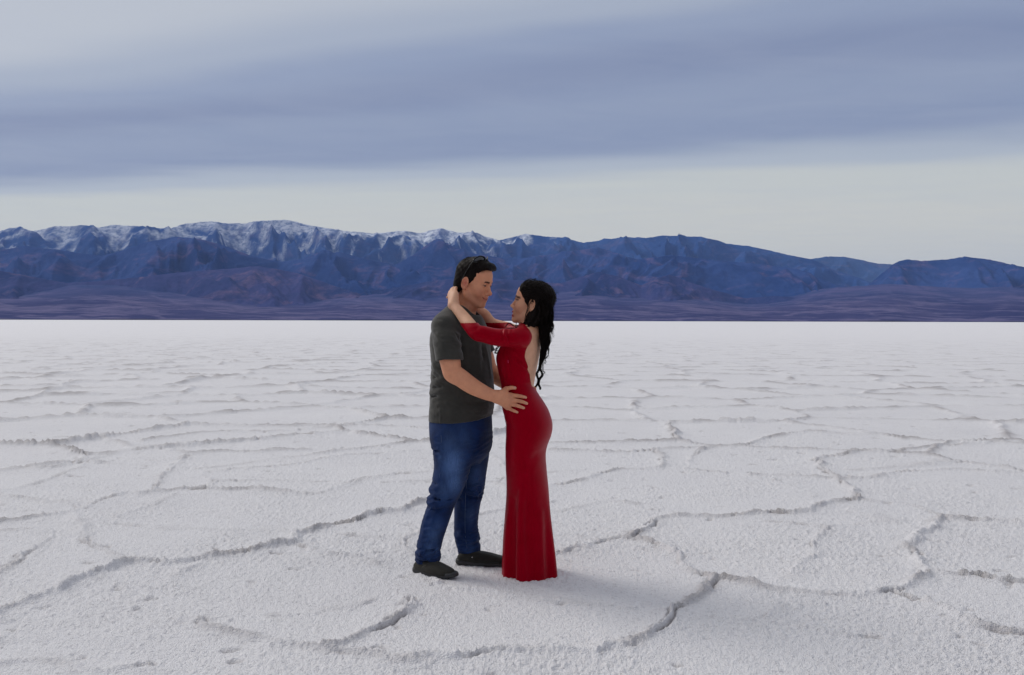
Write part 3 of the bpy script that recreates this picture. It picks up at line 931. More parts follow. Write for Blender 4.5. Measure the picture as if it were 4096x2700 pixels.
MAT_SKIN_A = skin_material('skin_tan')
MAT_SKIN_B = skin_material('skin_fair')
MAT_SHIRT = cloth_material('shirt_cotton', (.046, .044, .037), (.032, .030, .026), 1100, 0.92, 0.25, 0.35)
MAT_JEANS = cloth_material('denim', (.005, .025, .105), (.0020, .009, .042), 1400, 0.85, 0.05, 0.5, worn=(.115, .21, .45))
MAT_DRESS = cloth_material('red_jersey', (.300, .0003, .010), (.250, .0002, .007), 1500, 0.44, 0.12, 0.05, spec=0.30, tint=(1.0, .03, .08))
MAT_SHOE = cloth_material('black_canvas', (.030, .028, .023), (.018, .017, .014), 1500, 0.8, 0.1, 0.2)
MAT_SOLE = plain_material('black_rubber', (.026, .026, .027), 0.55)
MAT_STITCH = plain_material('jeans_thread', (.09, .14, .25), 0.8)
MAT_BLACKHAIR, _b, _p = new_mat('dark_hair')
_p.inputs['Base Color'].default_value = (.0075, .0050, .0045, 1)
_p.inputs['Roughness'].default_value = 0.55
_p.inputs['Specular IOR Level'].default_value = 0.09
_g = _b.n('ShaderNodeNewGeometry')
_n = _b.noise(_b.mapping(_g.outputs['Position'], (1, 1, 0.25)), 160.0, 4, 0.6)
_b.l(_b.mix(_n, (.0035, .0024, .0020), (.0120, .0070, .0058)), _p.inputs['Base Color'])
_bm = _b.n('ShaderNodeBump'); _bm.inputs['Strength'].default_value = 0.6; _bm.inputs['Distance'].default_value = 0.004
_b.l(_n, _bm.inputs['Height']); _b.l(_bm.outputs[0], _p.inputs['Normal'])
MAT_EYE = plain_material('eye_white', (.55, .52, .50), 0.25)
MAT_IRIS = plain_material('dark_iris', (.018, .009, .006), 0.15)
MAT_TEETH = plain_material('teeth', (.62, .58, .52), 0.35)
MAT_LENS = plain_material('dark_lens', (.010, .012, .018), 0.08, 0.0, 0.8)
MAT_FRAME = plain_material('black_frame', (.008, .008, .008), 0.3)
MAT_GOLD = plain_material('gold_heel', (.55, .36, .18), 0.35, 0.8)
# ------------------------------------------------------------------ the man
MC = 0.06                                   # depth of his middle relative to Y0
YAW_M = math.radians(-25)                   # turned towards the camera
man_base = np.array([V(1775, 2290, 0.07)[0], 4.94 + MC, 0.0])
man = thing('person', man_base, 'person in dark grey t-shirt and blue jeans with a hand on the red dress', 'person')

M_TORSO = Loft([
    (1255, 1790, 1915, .130, MC), (1285, 1755, 1934, .165, MC), (1327, 1733, 1948, .190, MC), (1366, 1726, 1955, .190, MC),
    (1407, 1728, 1959, .186, MC), (1471, 1733, 1965, .180, MC), (1519, 1730, 1969, .178, MC), (1557, 1725, 1972, .178, MC),
    (1608, 1726, 1972, .180, MC), (1653, 1722, 1967, .184, MC), (1720, 1720, 1962, .186, MC)], YAW_M, 2.3)
M_HEAD = Frame(V(1890, 1138, MC - .02), YAW_M, math.radians(-18), 0, 1.04)

# joints
mS_R = V(1783, 1318, MC - .165); mE_R = V(1815, 1484, -.205); mF_R = V(1893, 1547, -.215); mW_R = V(1981, 1586, -.205)
mS_L = V(1893, 1325, MC + .17); mE_L = V(1958, 1478, MC + .20); mW_L = V(2058, 1552, MC + .10)

def build_man_body():
    x0, x1 = V(1645, 1500, 0)[0], V(2165, 1500, .1)[0]
    v = Vol(axis((x0, x1, .0027)), axis((4.94 - .30, 4.94 + .20, .0027), (4.94 + .20, 4.94 + .38, .005)),
            axis((-.01, .84, .014), (.84, 1.36, .0028), (1.36, 1.78, .0022)))
    # hidden trunk and legs, so the figure is whole under the clothes
    sl, X, Y, Z = v.box((x0, 4.6, V(0, 1700, 0)[2]), (x1, 5.3, V(0, 1262, 0)[2]))
    v.put(sl, M_TORSO.f(X, Y, Z) + 0.012, .02)
    for pts in (M_LEG_N, M_LEG_F):
        v.tube([(p, r - .022) for p, r in pts], .03, .02)
    for a, t in ((M_FOOT_N, 0), (M_FOOT_F, 0)):
        h, toe = a
        v.seg(h * .9 + toe * .1 + (0, 0, .05), toe * .72 + h * .28 + (0, 0, .036), .024, .016, .02)
    # neck
    v.tube([(V(1848, 1285, MC), .075), (V(1858, 1240, MC), .058), (V(1874, 1180, MC - .01), .054)], .02, .02)
    v.tube([(V(1790, 1300, MC - .11), .045), (V(1845, 1252, MC - .02), .05)], .03)
    v.tube([(V(1890, 1300, MC + .12), .045), (V(1860, 1252, MC + .02), .05)], .03)
    v.fold([V(1868, 1180, MC - .065), V(1880, 1220, MC - .058), V(1893, 1252, MC - .05)], .004, .008)   # neck muscle
    # head
    c = M_HEAD.c
    sl, X, Y, Z = v.box(c - (.16, .15, .20), c + (.17, .15, .19))
    v.put(sl, head_field(M_HEAD, X, Y, Z, False, 0.85, 0.32), .018)
    v.seg(M_HEAD.w((.030, 0, -.075)), V(1868, 1225, MC - .01), .046, .052, .025)       # under the jaw
    # near arm
    v.tube([(mS_R, .055), (V(1793, 1400, -.165), .057), (V(1801, 1448, -.195), .055), (V(1812, 1487, -.207), .049), (V(1850, 1517, -.214), .0475),
            (mF_R, .0435), (V(1945, 1573, -.213), .036), (mW_R, .0305)], .015, .02, sq=((0, 1, 0), .92))
    v.seg(V(1806, 1498, -.205), V(1812, 1502, -.205), .033, .032, .03)
    v.fold([V(1848, 1462, -.225), V(1842, 1474, -.245), V(1828, 1480, -.252)], -.004, .006)
    # far arm
    v.tube([(mS_L, .055), (V(1935, 1420, MC + .19), .056), (mE_L, .048), (V(2000, 1515, MC + .18), .045), (mW_L, .031)], .015, .02)
    # far hand lies on her back, fingers along the far side of the waist
    for i, (q, L) in enumerate(((0, 1.0), (1, 1.05), (2, .98), (3, .8))):
        b0 = mW_L + (.065, -.020, .018 - .018 * i)
        v.tube([(mW_L + (.01, 0, .010 - .006 * i), .017), (b0, .0125), (b0 + (.030 * L, -.022, -.006), .0098), (b0 + (.050 * L, -.050, -.012), .0085)], .012, .006)
    # near hand on the dress: joints traced, depth follows her waist
    def on(px, py, r, lift=0.0):
        p = V(px, py, -.17); y = W_LOFT.near_y(p[0], p[2])
        return V(px, py, y - 4.94 - r * 0.72 - lift)
    wr = mW_R
    kn = [on(2043, 1581, .012, .006), on(2044, 1600, .0125, .008), on(2038, 1616, .012, .006), on(2030, 1630, .011, .003)]
    md = [on(2074, 1584, .0095, .003), on(2075, 1604, .0098, .003), on(2064, 1621, .0095, .003), on(2047, 1639, .0088, .002)]
    dp = [on(2091, 1587, .0085), on(2094, 1609, .0088), on(2082, 1627, .0085), on(2060, 1645, .008)]
    tp = [on(2103, 1590, .0075), on(2107, 1614, .0078), on(2095, 1632, .0076), on(2069, 1649, .0070)]
    rad = [(.0120, .0104, .0090, .0076), (.0124, .0106, .0092, .0078), (.0120, .0102, .0090, .0076), (.0110, .0092, .0080, .0070)]
    for i in range(4):
        st = wr + (kn[i] - wr) * .18
        v.tube([(st, .0195), (wr + (kn[i] - wr) * .6, .0165), (kn[i], .0140)], .022, .01)
    for i in range(4):
        r = rad[i]
        v.tube([(kn[i], r[0]), (md[i], r[1]), (dp[i], r[2]), (tp[i], r[3])], .0045, .004)
        v.seg(kn[i] + (0, -.004, 0), kn[i] + (.002, -.004, 0), .0095, .0090, .008)
    cm = V(2006, 1572, -.212)
    tb = on(2024, 1557, .013, .010); ti = on(2044, 1551, .0105, .005); tt = on(2060, 1552, .0088, .002)
    v.tube([(wr + (.008, 0, .012), .020), (cm, .018), (tb, .0145)], .018, .01)
    v.tube([(tb, .0135), (ti, .0110), (tt, .0086)], .006, .004)
    # creases at the wrist
    v.fold([V(1990, 1568, -.225), V(1992, 1590, -.235), V(1989, 1606, -.225)], -.0012, .003)
    V3, F = v.mesh(1)
    # colour
    base = np.array((.72, .325, .185)); C = np.tile(base, (len(V3), 1))
    L = M_HEAD.lpts(V3); lx, ly, lz = L.T; la = np.abs(ly)
    hd = (np.linalg.norm(V3 - M_HEAD.c, axis=1) < .19) & (V3[:, 2] > M_HEAD.w((0, 0, -.125))[2] - .03)
    def tint(mask, col, a):
        m = np.clip(mask, 0, 1)[:, None] * a
        C[:] = C * (1 - m) + np.array(col) * m
    tint(hd * np.exp(-(((lx - .08) / .03) ** 2 + ((la - .042) / .02) ** 2 + ((lz + .02) / .02) ** 2)), (.46, .15, .10), .5)
    tint(hd * np.exp(-(((la - .079) / .012) ** 2 + ((lx + .004) / .02) ** 2 + ((lz - .004) / .035) ** 2)), (.50, .12, .09), .7)
    tint(hd * np.exp(-(((lx - .112) / .012) ** 2 + (ly / .014) ** 2 + ((lz + .016) / .014) ** 2)), (.46, .13, .09), .5)
    stub = sstep(.0, .03, lx) * sstep(-.025, -.05, lz) * hd * (lx < .13)
    tint(stub, (.36, .165, .105), .35)
    lipm = hd * (lx > .080) * np.exp(-(((lz + .0535 - .005) / .0105) ** 4)) * sstep(.031, .024, la) * (lz > -.073) * (lz < -.040)
    tint(lipm, (.50, .155, .115), .7)
    brow = hd * (lx > .06) * np.exp(-((lz - (.0385 + .08 * np.clip(la - .012, 0, .02) - .16 * np.clip(la - .032, 0, 1))) / .0052) ** 4) * sstep(.008, .014, la) * sstep(.050, .042, la)
    tint(brow, (.012, .008, .006), .97)
    tint(hd * (lx > .07) * np.exp(-(((lz - .0220 + 6 * (la - .033) ** 2) / .0026) ** 2)) * sstep(.017, .022, la) * sstep(.050, .044, la), (.02, .012, .010), .9)
    tint(hd * (lx > .088) * (lx < .1015) * np.exp(-(((lz + .0535 - 10 * la * la) / .0028) ** 4)) * sstep(.036, .032, la), (.10, .02, .018), .85)
    hair_root = hd * sstep(.075, .09, lz) * sstep(.075, .055, lx)
    tint(hair_root, (.02, .014, .012), .9)
    nap = hd * (lx < -.02) * sstep(-.075, -.045, lz)
    tint(nap, (.03, .02, .016), .85)
    # finger nails and knuckles
    for i in range(4):
        n = dp[i] * .25 + tp[i] * .75 + (0, -.007, .001)
        tint(np.exp(-(np.linalg.norm((V3 - n) * (1, .5, 1.2), axis=1) / .0058) ** 4), (.60, .36, .30), .8)
        tint(np.exp(-(np.linalg.norm(V3 - md[i] - (0, -.008, 0), axis=1) / .009) ** 2), (.40, .15, .10), .5)
        tint(np.exp(-(np.linalg.norm(V3 - kn[i] - (0, -.010, 0), axis=1) / .012) ** 2), (.42, .16, .11), .5)
    n = tt + (-.001, -.006, .003)
    tint(np.exp(-(np.linalg.norm((V3 - n) * (1, .5, 1), axis=1) / .0062) ** 4), (.60, .36, .30), .8)
    o = mesh_np('body', V3, F, MAT_SKIN_A, True, man, man_base, C)
    return o

# legs (centre, radius) and feet -- used by body and jeans
M_LEG_N = [(V(1800, 1745, MC - .085), .104), (V(1810, 1850, MC - .09), .100), (V(1791, 1937, MC - .095), .090), (V(1771, 1995, MC - .095), .076),
           (V(1749, 2066, MC - .095), .071), (V(1735, 2109, MC - .095), .070), (V(1718, 2176, MC - .095), .065), (V(1711, 2228, MC - .095), .064), (V(1708, 2262, MC - .095), .062)]
M_LEG_F = [(V(1893, 1745, MC + .07), .102), (V(1885, 1841, MC + .09), .097), (V(1874, 1937, MC + .105), .090), (V(1871, 1985, MC + .115), .079),
           (V(1866, 2050, MC + .12), .071), (V(1863, 2119, MC + .125), .066), (V(1871, 2167, MC + .125), .066), (V(1878, 2212, MC + .125), .064), (V(1878, 2238, MC + .125), .061)]
_g = G(1676, 2296); _t = G(1806, 2322)
M_FOOT_N = (np.array([_g[0], _g[1], 0.0]), np.array([_t[0], _t[1], 0.0]))
_g = G(1846, 2258); _d = np.array([.266, -.045])
M_FOOT_F = (np.array([_g[0], _g[1], 0.0]), np.array([_g[0] + _d[0], _g[1] + _d[1], 0.0]))

def build_shirt():
    v = Vol(axis((V(1695, 1400, -.2)[0], V(2010, 1400, .3)[0], .0038)), axis((4.94 - .31, 4.94 + .42, .0042)), axis((V(0, 1705, 0)[2], V(0, 1195, 0)[2], .0038)))
    sl, X, Y, Z = v.box((-9, 0, 0), (9, 9, V(0, 1262, 0)[2]))
    v.put(sl, M_TORSO.f(X, Y, Z), .0)
    # shoulder yoke
    nk = V(1850, 1254, MC)
    for s_, j in ((-1, mS_R), (1, mS_L)):
        v.tube([(nk + (0, s_ * .03, -.012), .070), (nk * .5 + j * .5 + (0, 0, .012), .071), (j + (0, 0, .012), .074)], .03, .02)
    v.tube([(V(1822, 1256, MC - .03), .058), (V(1775, 1302, MC - .12), .066)], .03)
    v.tube([(V(1835, 1285, MC), .10), (V(1872, 1300, MC - .02), .09)], .03)
    # sleeves
    eR = V(1799, 1441, -.190); eL = V(1938, 1415, MC + .19)
    v.tube([(mS_R, .072), (V(1788, 1375, -.160), .072), (eR, .0725)], .016, .02, sq=((0, 1, 0), .95))
    v.tube([(mS_L, .070), (eL, .066)], .016, .02)
    # cut sleeve ends square, hem and collar, and open the sleeves
    for e, ax_, rr in ((eR, np.array((.055, -.10, -1.0)), .12), (eL, np.array((.35, .05, -1.0)), .10)):
        ax_ = ax_ / np.linalg.norm(ax_)
        lo = e - (.11, .11, .10); hi = e + (.11, .11, .11)
        sl, X, Y, Z = v.box(lo, hi)
        h = (X - e[0]) * ax_[0] + (Y - e[1]) * ax_[1] + (Z - e[2]) * ax_[2]
        rad = np.sqrt(np.maximum((X - e[0]) ** 2 + (Y - e[1]) ** 2 + (Z - e[2]) ** 2 - h * h, 0))
        tor = M_TORSO.f(X, Y, Z)
        cut = np.maximum(-h, rad - .095)          # slab beyond the cuff
        cut = np.maximum(cut, -(tor - .004)) if rr < .11 else np.maximum(cut, Y - (4.94 + MC - .10))
        v.put(sl, cut, .004, 'sub')
        inner = np.maximum(rad - (.0600 if rr > .11 else .055), -(h + .018))
        inner = np.maximum(inner, -(tor - .010)) if rr < .11 else np.maximum(inner, Y - (4.94 + MC - .11))
        v.put(sl, inner, .002, 'sub')
    # neck opening
    v.tube([(V(1858, 1228, MC - .005), .066), (V(1868, 1170, MC - .01), .08)], .008, .01, 'sub')
    v.seg(V(1884, 1252, MC - .03), V(1876, 1215, MC - .02), .046, .060, .012, 'sub')
    # hem follows a sloping cut, higher in front
    sl, X, Y, Z = v.box((-9, 0, 0), (9, 9, V(0, 1630, 0)[2]))
    zb = V(1720, 1692, -.05)[2]; xb = V(1720, 1692, -.05)[0]; xf = V(1966, 1660, .0)[0]; zf = V(1966, 1663, .0)[2]
    tt = np.clip((X - xb) / (xf - xb), 0, 1)
    hem = zb + (zf - zb) * (tt ** 2.2) + 0.05 * np.clip(4.94 + MC - Y, -1, 1) * 0
    v.put(sl, hem - Z, .004, 'cut')
    # folds: drag lines from the armpit, wrinkles at the back waist, creases below the chest
    def S(px, py):
        p = V(px, py, -.1); return V(px, py, M_TORSO.near_y(p[0], p[2]) - 4.94)
    for pts, a, w in [
        ([(1736, 1462), (1768, 1500), (1790, 1512)], .010, .013), ([(1738, 1490), (1765, 1522), (1800, 1530)], .008, .011),
        ([(1730, 1535), (1752, 1528), (1785, 1505)], .008, .012), ([(1722, 1572), (1760, 1566), (1795, 1555)], .009, .013),
        ([(1730, 1605), (1765, 1588), (1800, 1580)], .006, .012), ([(1726, 1625), (1770, 1612), (1830, 1600)], .006, .014),
        ([(1722, 1655), (1775, 1645), (1850, 1648)], .004, .016), ([(1728, 1590), (1755, 1580)], -.006, .010),
        ([(1740, 1510), (1772, 1512)], -.006, .009), ([(1738, 1548), (1770, 1548)], -.006, .010),
        ([(1762, 1620), (1764, 1655), (1763, 1690)], .004, .006),
        ([(1848, 1340), (1858, 1400), (1862, 1470)], .007, .016), ([(1905, 1370), (1912, 1420), (1916, 1480)], .007, .012),
        ([(1940, 1390), (1952, 1450), (1960, 1510)], .006, .012), ([(1880, 1480), (1900, 1540), (1925, 1600)], .005, .02),
        ([(1800, 1640), (1870, 1632), (1950, 1622)], .005, .016), ([(1840, 1600), (1900, 1615), (1960, 1600)], -.005, .016),
        ([(1870, 1660), (1920, 1650), (1962, 1636)], .005, .012), ([(1925, 1380), (1934, 1440)], -.005, .012)]:
        v.fold([S(*q) for q in pts], a * 1.6, w)
    # sleeve seam and sleeve folds
    sm = [(1752, 1276, -.150), (1780, 1280, -.185), (1806, 1300, -.195), (1822, 1330, -.19), (1834, 1362, -.175), (1840, 1395, -.17)]
    v.fold([V(*q) for q in sm], -.006, .006)
    for q, a, w in [([(1735, 1330, -.14), (1742, 1380, -.16), (1748, 1430, -.17)], .006, .010), ([(1765, 1350, -.21), (1775, 1400, -.24)], .004, .012),
                    ([(1812, 1340, -.19), (1828, 1390, -.2), (1838, 1425, -.2)], .006, .012), ([(1745, 1300, -.12), (1738, 1350, -.13)], -.005, .010)]:
        v.fold([V(*p_) for p_ in q], a, w)
    # cuff hem
    # collar rib
    P = []
    for a in np.linspace(0, 2 * math.pi, 22):
        P.append(V(1862, 1246, MC - .012) + np.array((.062 * math.cos(a), .066 * math.sin(a), -.024 * math.cos(a) - .004)))
    for a, b_ in zip(P[:-1], P[1:]): v.seg(a, b_, .0052, .0052, .006)
    P_ = lambda px, py: V(px, py, -.05)
    v.crumple([(P_(1750, 1520), (.055, .10), .0060), (P_(1748, 1600), (.06, .08), .0045), (P_(1800, 1600), (.10, .06), .0035), (P_(1930, 1560), (.06, .12), .0035),
               (P_(1930, 1640), (.07, .05), .005), (P_(1760, 1345), (.05, .08), .0035), (P_(1835, 1370), (.03, .09), .005), (P_(1890, 1420), (.08, .10), .003)], 301, 15, 26, .7, 1.15)
    V3, F = v.mesh(2)
    mesh_np('t_shirt', V3, F, MAT_SHIRT, True, man, man_base)

def build_jeans():
    v = Vol(axis((V(1640, 2200, -.1)[0], V(1985, 1700, .1)[0], .0040)), axis((4.94 - .20, 4.94 + .36, .0045)), axis((.02, V(0, 1640, 0)[2], .0042)))
    L = Loft([(1630, 1724, 1963, .172, MC), (1660, 1724, 1963, .176, MC), (1700, 1722, 1964, .182, MC), (1740, 1727, 1962, .185, MC), (1775, 1737, 1960, .180, MC), (1815, 1760, 1950, .15, MC), (1850, 1800, 1920, .09, MC)], YAW_M, 2.3)
    sl, X, Y, Z = v.box((-9, 0, L.z0), (9, 9, 9))
    v.put(sl, L.f(X, Y, Z), .0)
    v.tube(M_LEG_N, .028, .02)
    # the two legs meet with a crease, not a weld
    far = Vol(v.x, v.y, v.z); far.tube(M_LEG_F, .0, .02)
    zc = V(0, 1800, 0)[2]
    k = .030 * sstep(zc - .10, zc + .04, v.z)[None, None, :] + .0035
    h = np.maximum(k - np.abs(v.d - far.d), 0) / k
    v.d = (np.minimum(v.d, far.d) - h * h * k * .25).astype(np.float32); del far
    # hems: cut by tilted planes
    for leg, (px, py, dy), slope, hi in ((0, (1706, 2277, MC - .095), (-.20, .0), .14), (1, (1878, 2243, MC + .125), (-.38, .10), .16)):
        c = V(px, py, dy)
        if leg == 1: c = c + (0, 0, .012)
        sl, X, Y, Z = v.box(c - (.12, .12, .2), c + (.12, .12, hi))
        pl = (Z - c[2]) + slope[0] * (X - c[0]) + slope[1] * (Y - c[1])
        v.put(sl, -pl, .003, 'cut')
        r = np.sqrt((X - c[0]) ** 2 + (Y - c[1]) ** 2)
        v.put(sl, np.maximum(r - .053, pl - .03), .003, 'sub')
    # creases
    def N(px, py, extra=0.0):
        # a point on the near surface of either leg
        best = None
        for leg in (M_LEG_N, M_LEG_F):
            zs = [p[2] for p, _ in leg]; p = V(px, py, 0)
            for (a, ra), (b_, rb) in zip(leg[:-1], leg[1:]):
                if b_[2] - .01 <= p[2] <= a[2] + .01:
                    t_ = (a[2] - p[2]) / (a[2] - b_[2]); c = a + (b_ - a) * t_; r = ra + (rb - ra) * t_
                    dx = p[0] - c[0]
                    if abs(dx) < r:
                        y = c[1] - math.sqrt(r * r - dx * dx)
                        if best is None or y < best: best = y
        if best is None: best = 4.94 - .03
        return V(px, py, best - 4.94 + extra)
    for pts, a, w in [
        # whiskers at the hip
        ([(1770, 1720), (1830, 1745), (1900, 1748)], .004, .012), ([(1775, 1745), (1840, 1770), (1900, 1765)], -.004, .012),
        ([(1760, 1790), (1820, 1800), (1880, 1790)], .004, .012),
        ([(1730, 1790), (1745, 1800), (1775, 1795)], -.007, .011), ([(1740, 1815), (1765, 1822)], .006, .012),
        # behind and around the near knee
        ([(1718, 1950), (1745, 1975), (1790, 1985)], .009, .013), ([(1716, 1978), (1750, 2000), (1805, 1995)], -.010, .012),
        ([(1712, 2000), (1745, 2022), (1800, 2012)], .009, .013), ([(1708, 2032), (1740, 2040), (1775, 2034)], -.007, .012),
        ([(1722, 1925), (1750, 1940)], -.006, .012), ([(1830, 1900), (1838, 1950), (1820, 1985)], .008, .016),
        # far knee
        ([(1870, 1965), (1905, 1975), (1935, 1975)], .009, .012), ([(1870, 1985), (1900, 1990), (1925, 1988)], -.012, .011),
        ([(1840, 2010), (1880, 2000), (1918, 2003)], .006, .013), ([(1880, 1900), (1910, 1915), (1942, 1925)], .005, .014),
        ([(1830, 1995), (1850, 2010)], -.006, .012),
        # stacking above the hems
        ([(1662, 2215), (1700, 2226), (1764, 2228)], .011, .011), ([(1666, 2240), (1705, 2250), (1758, 2244)], -.011, .010),
        ([(1664, 2195), (1710, 2202), (1758, 2200)], -.007, .011), ([(1672, 2165), (1715, 2175), (1762, 2170)], .005, .012),
        ([(1828, 2195), (1865, 2200), (1915, 2180)], .010, .011), ([(1826, 2172), (1860, 2172), (1908, 2150)], -.009, .011),
        ([(1832, 2215), (1870, 2222), (1920, 2200)], -.006, .010), ([(1835, 2135), (1870, 2140), (1905, 2125)], .006, .013),
        ([(1888, 2140), (1900, 2160), (1918, 2172)], .010, .012),
        # long drag on the shins
        ([(1745, 2040), (1725, 2100), (1712, 2170)], .005, .014), ([(1880, 2030), (1875, 2080), (1872, 2140)], .004, .013),
        # fly
        ([(1935, 1690), (1930, 1730), (1915, 1765)], .005, .007), ([(1928, 1700), (1922, 1740)], -.003, .006)]:
        v.fold([N(*q) for q in pts], a * 1.7, w * .85)
    # side seam
    seam = [(1762, 1695), (1764, 1740), (1768, 1800), (1765, 1860), (1755, 1920), (1738, 1985), (1712, 2060), (1694, 2120), (1685, 2180)]
    v.fold([N(*q) for q in seam], .0030, .005)
    P_ = lambda px, py: V(px, py, -.02)
    v.crumple([(P_(1740, 1985), (.07, .06), .0075), (P_(1905, 1980), (.05, .06), .0075), (P_(1710, 2215), (.09, .06), .0085), (P_(1875, 2180), (.09, .06), .0080),
               (P_(1755, 1800), (.06, .07), .0045), (P_(1900, 1780), (.10, .09), .0035), (P_(1725, 2110), (.06, .10), .0035), (P_(1870, 2080), (.05, .10), .0035), (P_(1850, 1860), (.06, .12), .003)], 331, 16, 30, -.5, 1.7)
    V3, F = v.mesh(1)
    # worn patches on thigh and shin fronts (faded denim)
    worn = np.zeros(len(V3))
    for q, s_, a in [((1812, 1860), .060, .95), ((1818, 1925), .05, .8), ((1800, 1800), .06, .45), ((1850, 1760), .05, .30), ((1765, 1830), .022, .5), ((1752, 2110), .03, .35), ((1748, 2200), .02, .4),  ((1735, 2140), .035, .5), ((1720, 2190), .03, .4),
                     ((1905, 1900), .05, .45), ((1880, 2060), .035, .35), ((1780, 1960), .04, .4), ((1880, 2190), .03, .3), ((1740, 1720), .03, .25)]:
        p = N(*q); dl = (V3 - p) / np.array((s_, s_, s_ * 1.7))
        worn = np.maximum(worn, a * np.exp(-(dl ** 2).sum(1)))
    j = mesh_np('jeans', V3, F, MAT_JEANS, True, man, man_base, attrs={'worn': worn})
    # seams stitched in paler thread
    for pts in (seam, [(1936, 1688), (1933, 1720), (1922, 1755), (1908, 1775)], [(1740, 1700), (1739, 1740), (1743, 1785)],
                [(1868, 1900), (1862, 2000), (1860, 2080), (1862, 2150), (1870, 2200)]):
        P = catmull([N(*q, -.0045) for q in pts], 40)
        v_, f_ = tubes_mesh([(P, np.full(40, .0009))], 4)
        mesh_np('seam', v_, f_, MAT_STITCH, True, j)
        COL.objects[-1].data.transform(Matrix.Translation(Vector(-man_base)))
    for q in ((1789, 1797), (1793, 1799), (1751, 1822), (1764, 1831), (1746, 1826)):
        uv_ball('paint_fleck', N(*q, -.001), .0022, MAT_EYE, j, man_base, (1, .6, 1.3), 8, 5)
    return j

def build_shoe(foot):
    heel, toe = foot
    ax_ = (toe - heel); L = np.linalg.norm(ax_); ax_ = ax_ / L; sd = np.array((-ax_[1], ax_[0], 0.0))
    up = np.array((0, 0, 1.0))
    gz = max(ground_z(*(heel[:2])), ground_z(*(toe[:2]))) * .5
    def pt(a, b_, c): return heel + ax_ * a * L + sd * b_ + up * (c + gz)
    hw = lambda a: .040 + .012 * math.sin(min(max((a - .2) / .75, 0), 1) * math.pi) - .004 * (a < .15)
    m = .09
    lo = np.minimum(heel, toe) - (m, m, .02); hi = np.maximum(heel, toe) + (m, m, .15)
    ax3 = [axis((lo[i], hi[i], .0032)) for i in range(3)]
    up_v = Vol(*ax3); so_v = Vol(*ax3)
    for k in range(9):
        a = k / 8; w = hw(a)
        h = [.078, .080, .080, .076, .064, .050, .040, .034, .030][k]
        up_v.tube([(pt(a * .93 + .01, -w * .28, h * .45), w * .72), (pt(a * .93 + .01, w * .28, h * .45), w * .72)], .035)
    sl, X, Y, Z = up_v.box(lo, hi)
    t_ = ((X - heel[0]) * ax_[0] + (Y - heel[1]) * ax_[1]) / L
    top = np.interp(np.clip(t_, -.2, 1.2), [-.2, 0, .2, .36, .5, .65, .8, .95, 1.06, 1.2], [.085, .090, .098, .102, .090, .074, .062, .054, .046, .03])
    up_v.put(sl, (Z - gz) - top, .012, 'cut'); up_v.put(sl, gz + .02 - Z, .0, 'cut')
    for k in range(13):
        a = k / 12; w = hw(a) + .004
        so_v.tube([(pt(a, -w + .035, .016), .034), (pt(a, w - .035, .016), .034)], .012)
    sp_ = .004 + .010 * np.clip((t_ - .78) / .25, 0, 1) ** 1.5
    so_v.put(sl, gz + sp_ - Z, .0, 'cut'); so_v.put(sl, (Z - gz) - (.030 + .005 * np.clip((t_ - .8) / .2, 0, 1)), .002, 'cut')
    # gore and strap relief on the upper
    for s_ in (-1, 1):
        up_v.fold([pt(.20, s_ * .045, .085), pt(.30, s_ * .047, .060), pt(.24, s_ * .047, .040)], -.003, .004)
        up_v.fold([pt(.42, s_ * .045, .085), pt(.40, s_ * .048, .060), pt(.30, s_ * .048, .040)], .003, .004)
    a, f = up_v.mesh(1); u = mesh_np('shoe', a, f, MAT_SHOE, True, man, man_base)
    a, f = so_v.mesh(0)
    mesh_np('sole', a, f, MAT_SOLE, True, u, man_base)
    # thin foxing line and a small pale tag on the outer side
    pl = [(pt(a, -(hw(a) + .0045), .028)) for a in np.linspace(.02, .85, 20)]
    v_, f_ = tubes_mesh([(catmull(pl, 40), np.full(40, .0013))], 4)
    mesh_np('piping', v_, f_, MAT_FRAME, True, u, man_base)
    tg = pt(.27, -(hw(.27) + .001), .050)
    uv_ball('tag', tg, .006, MAT_EYE, u, man_base, (1.0, .5, .6), 10, 6)
    return u

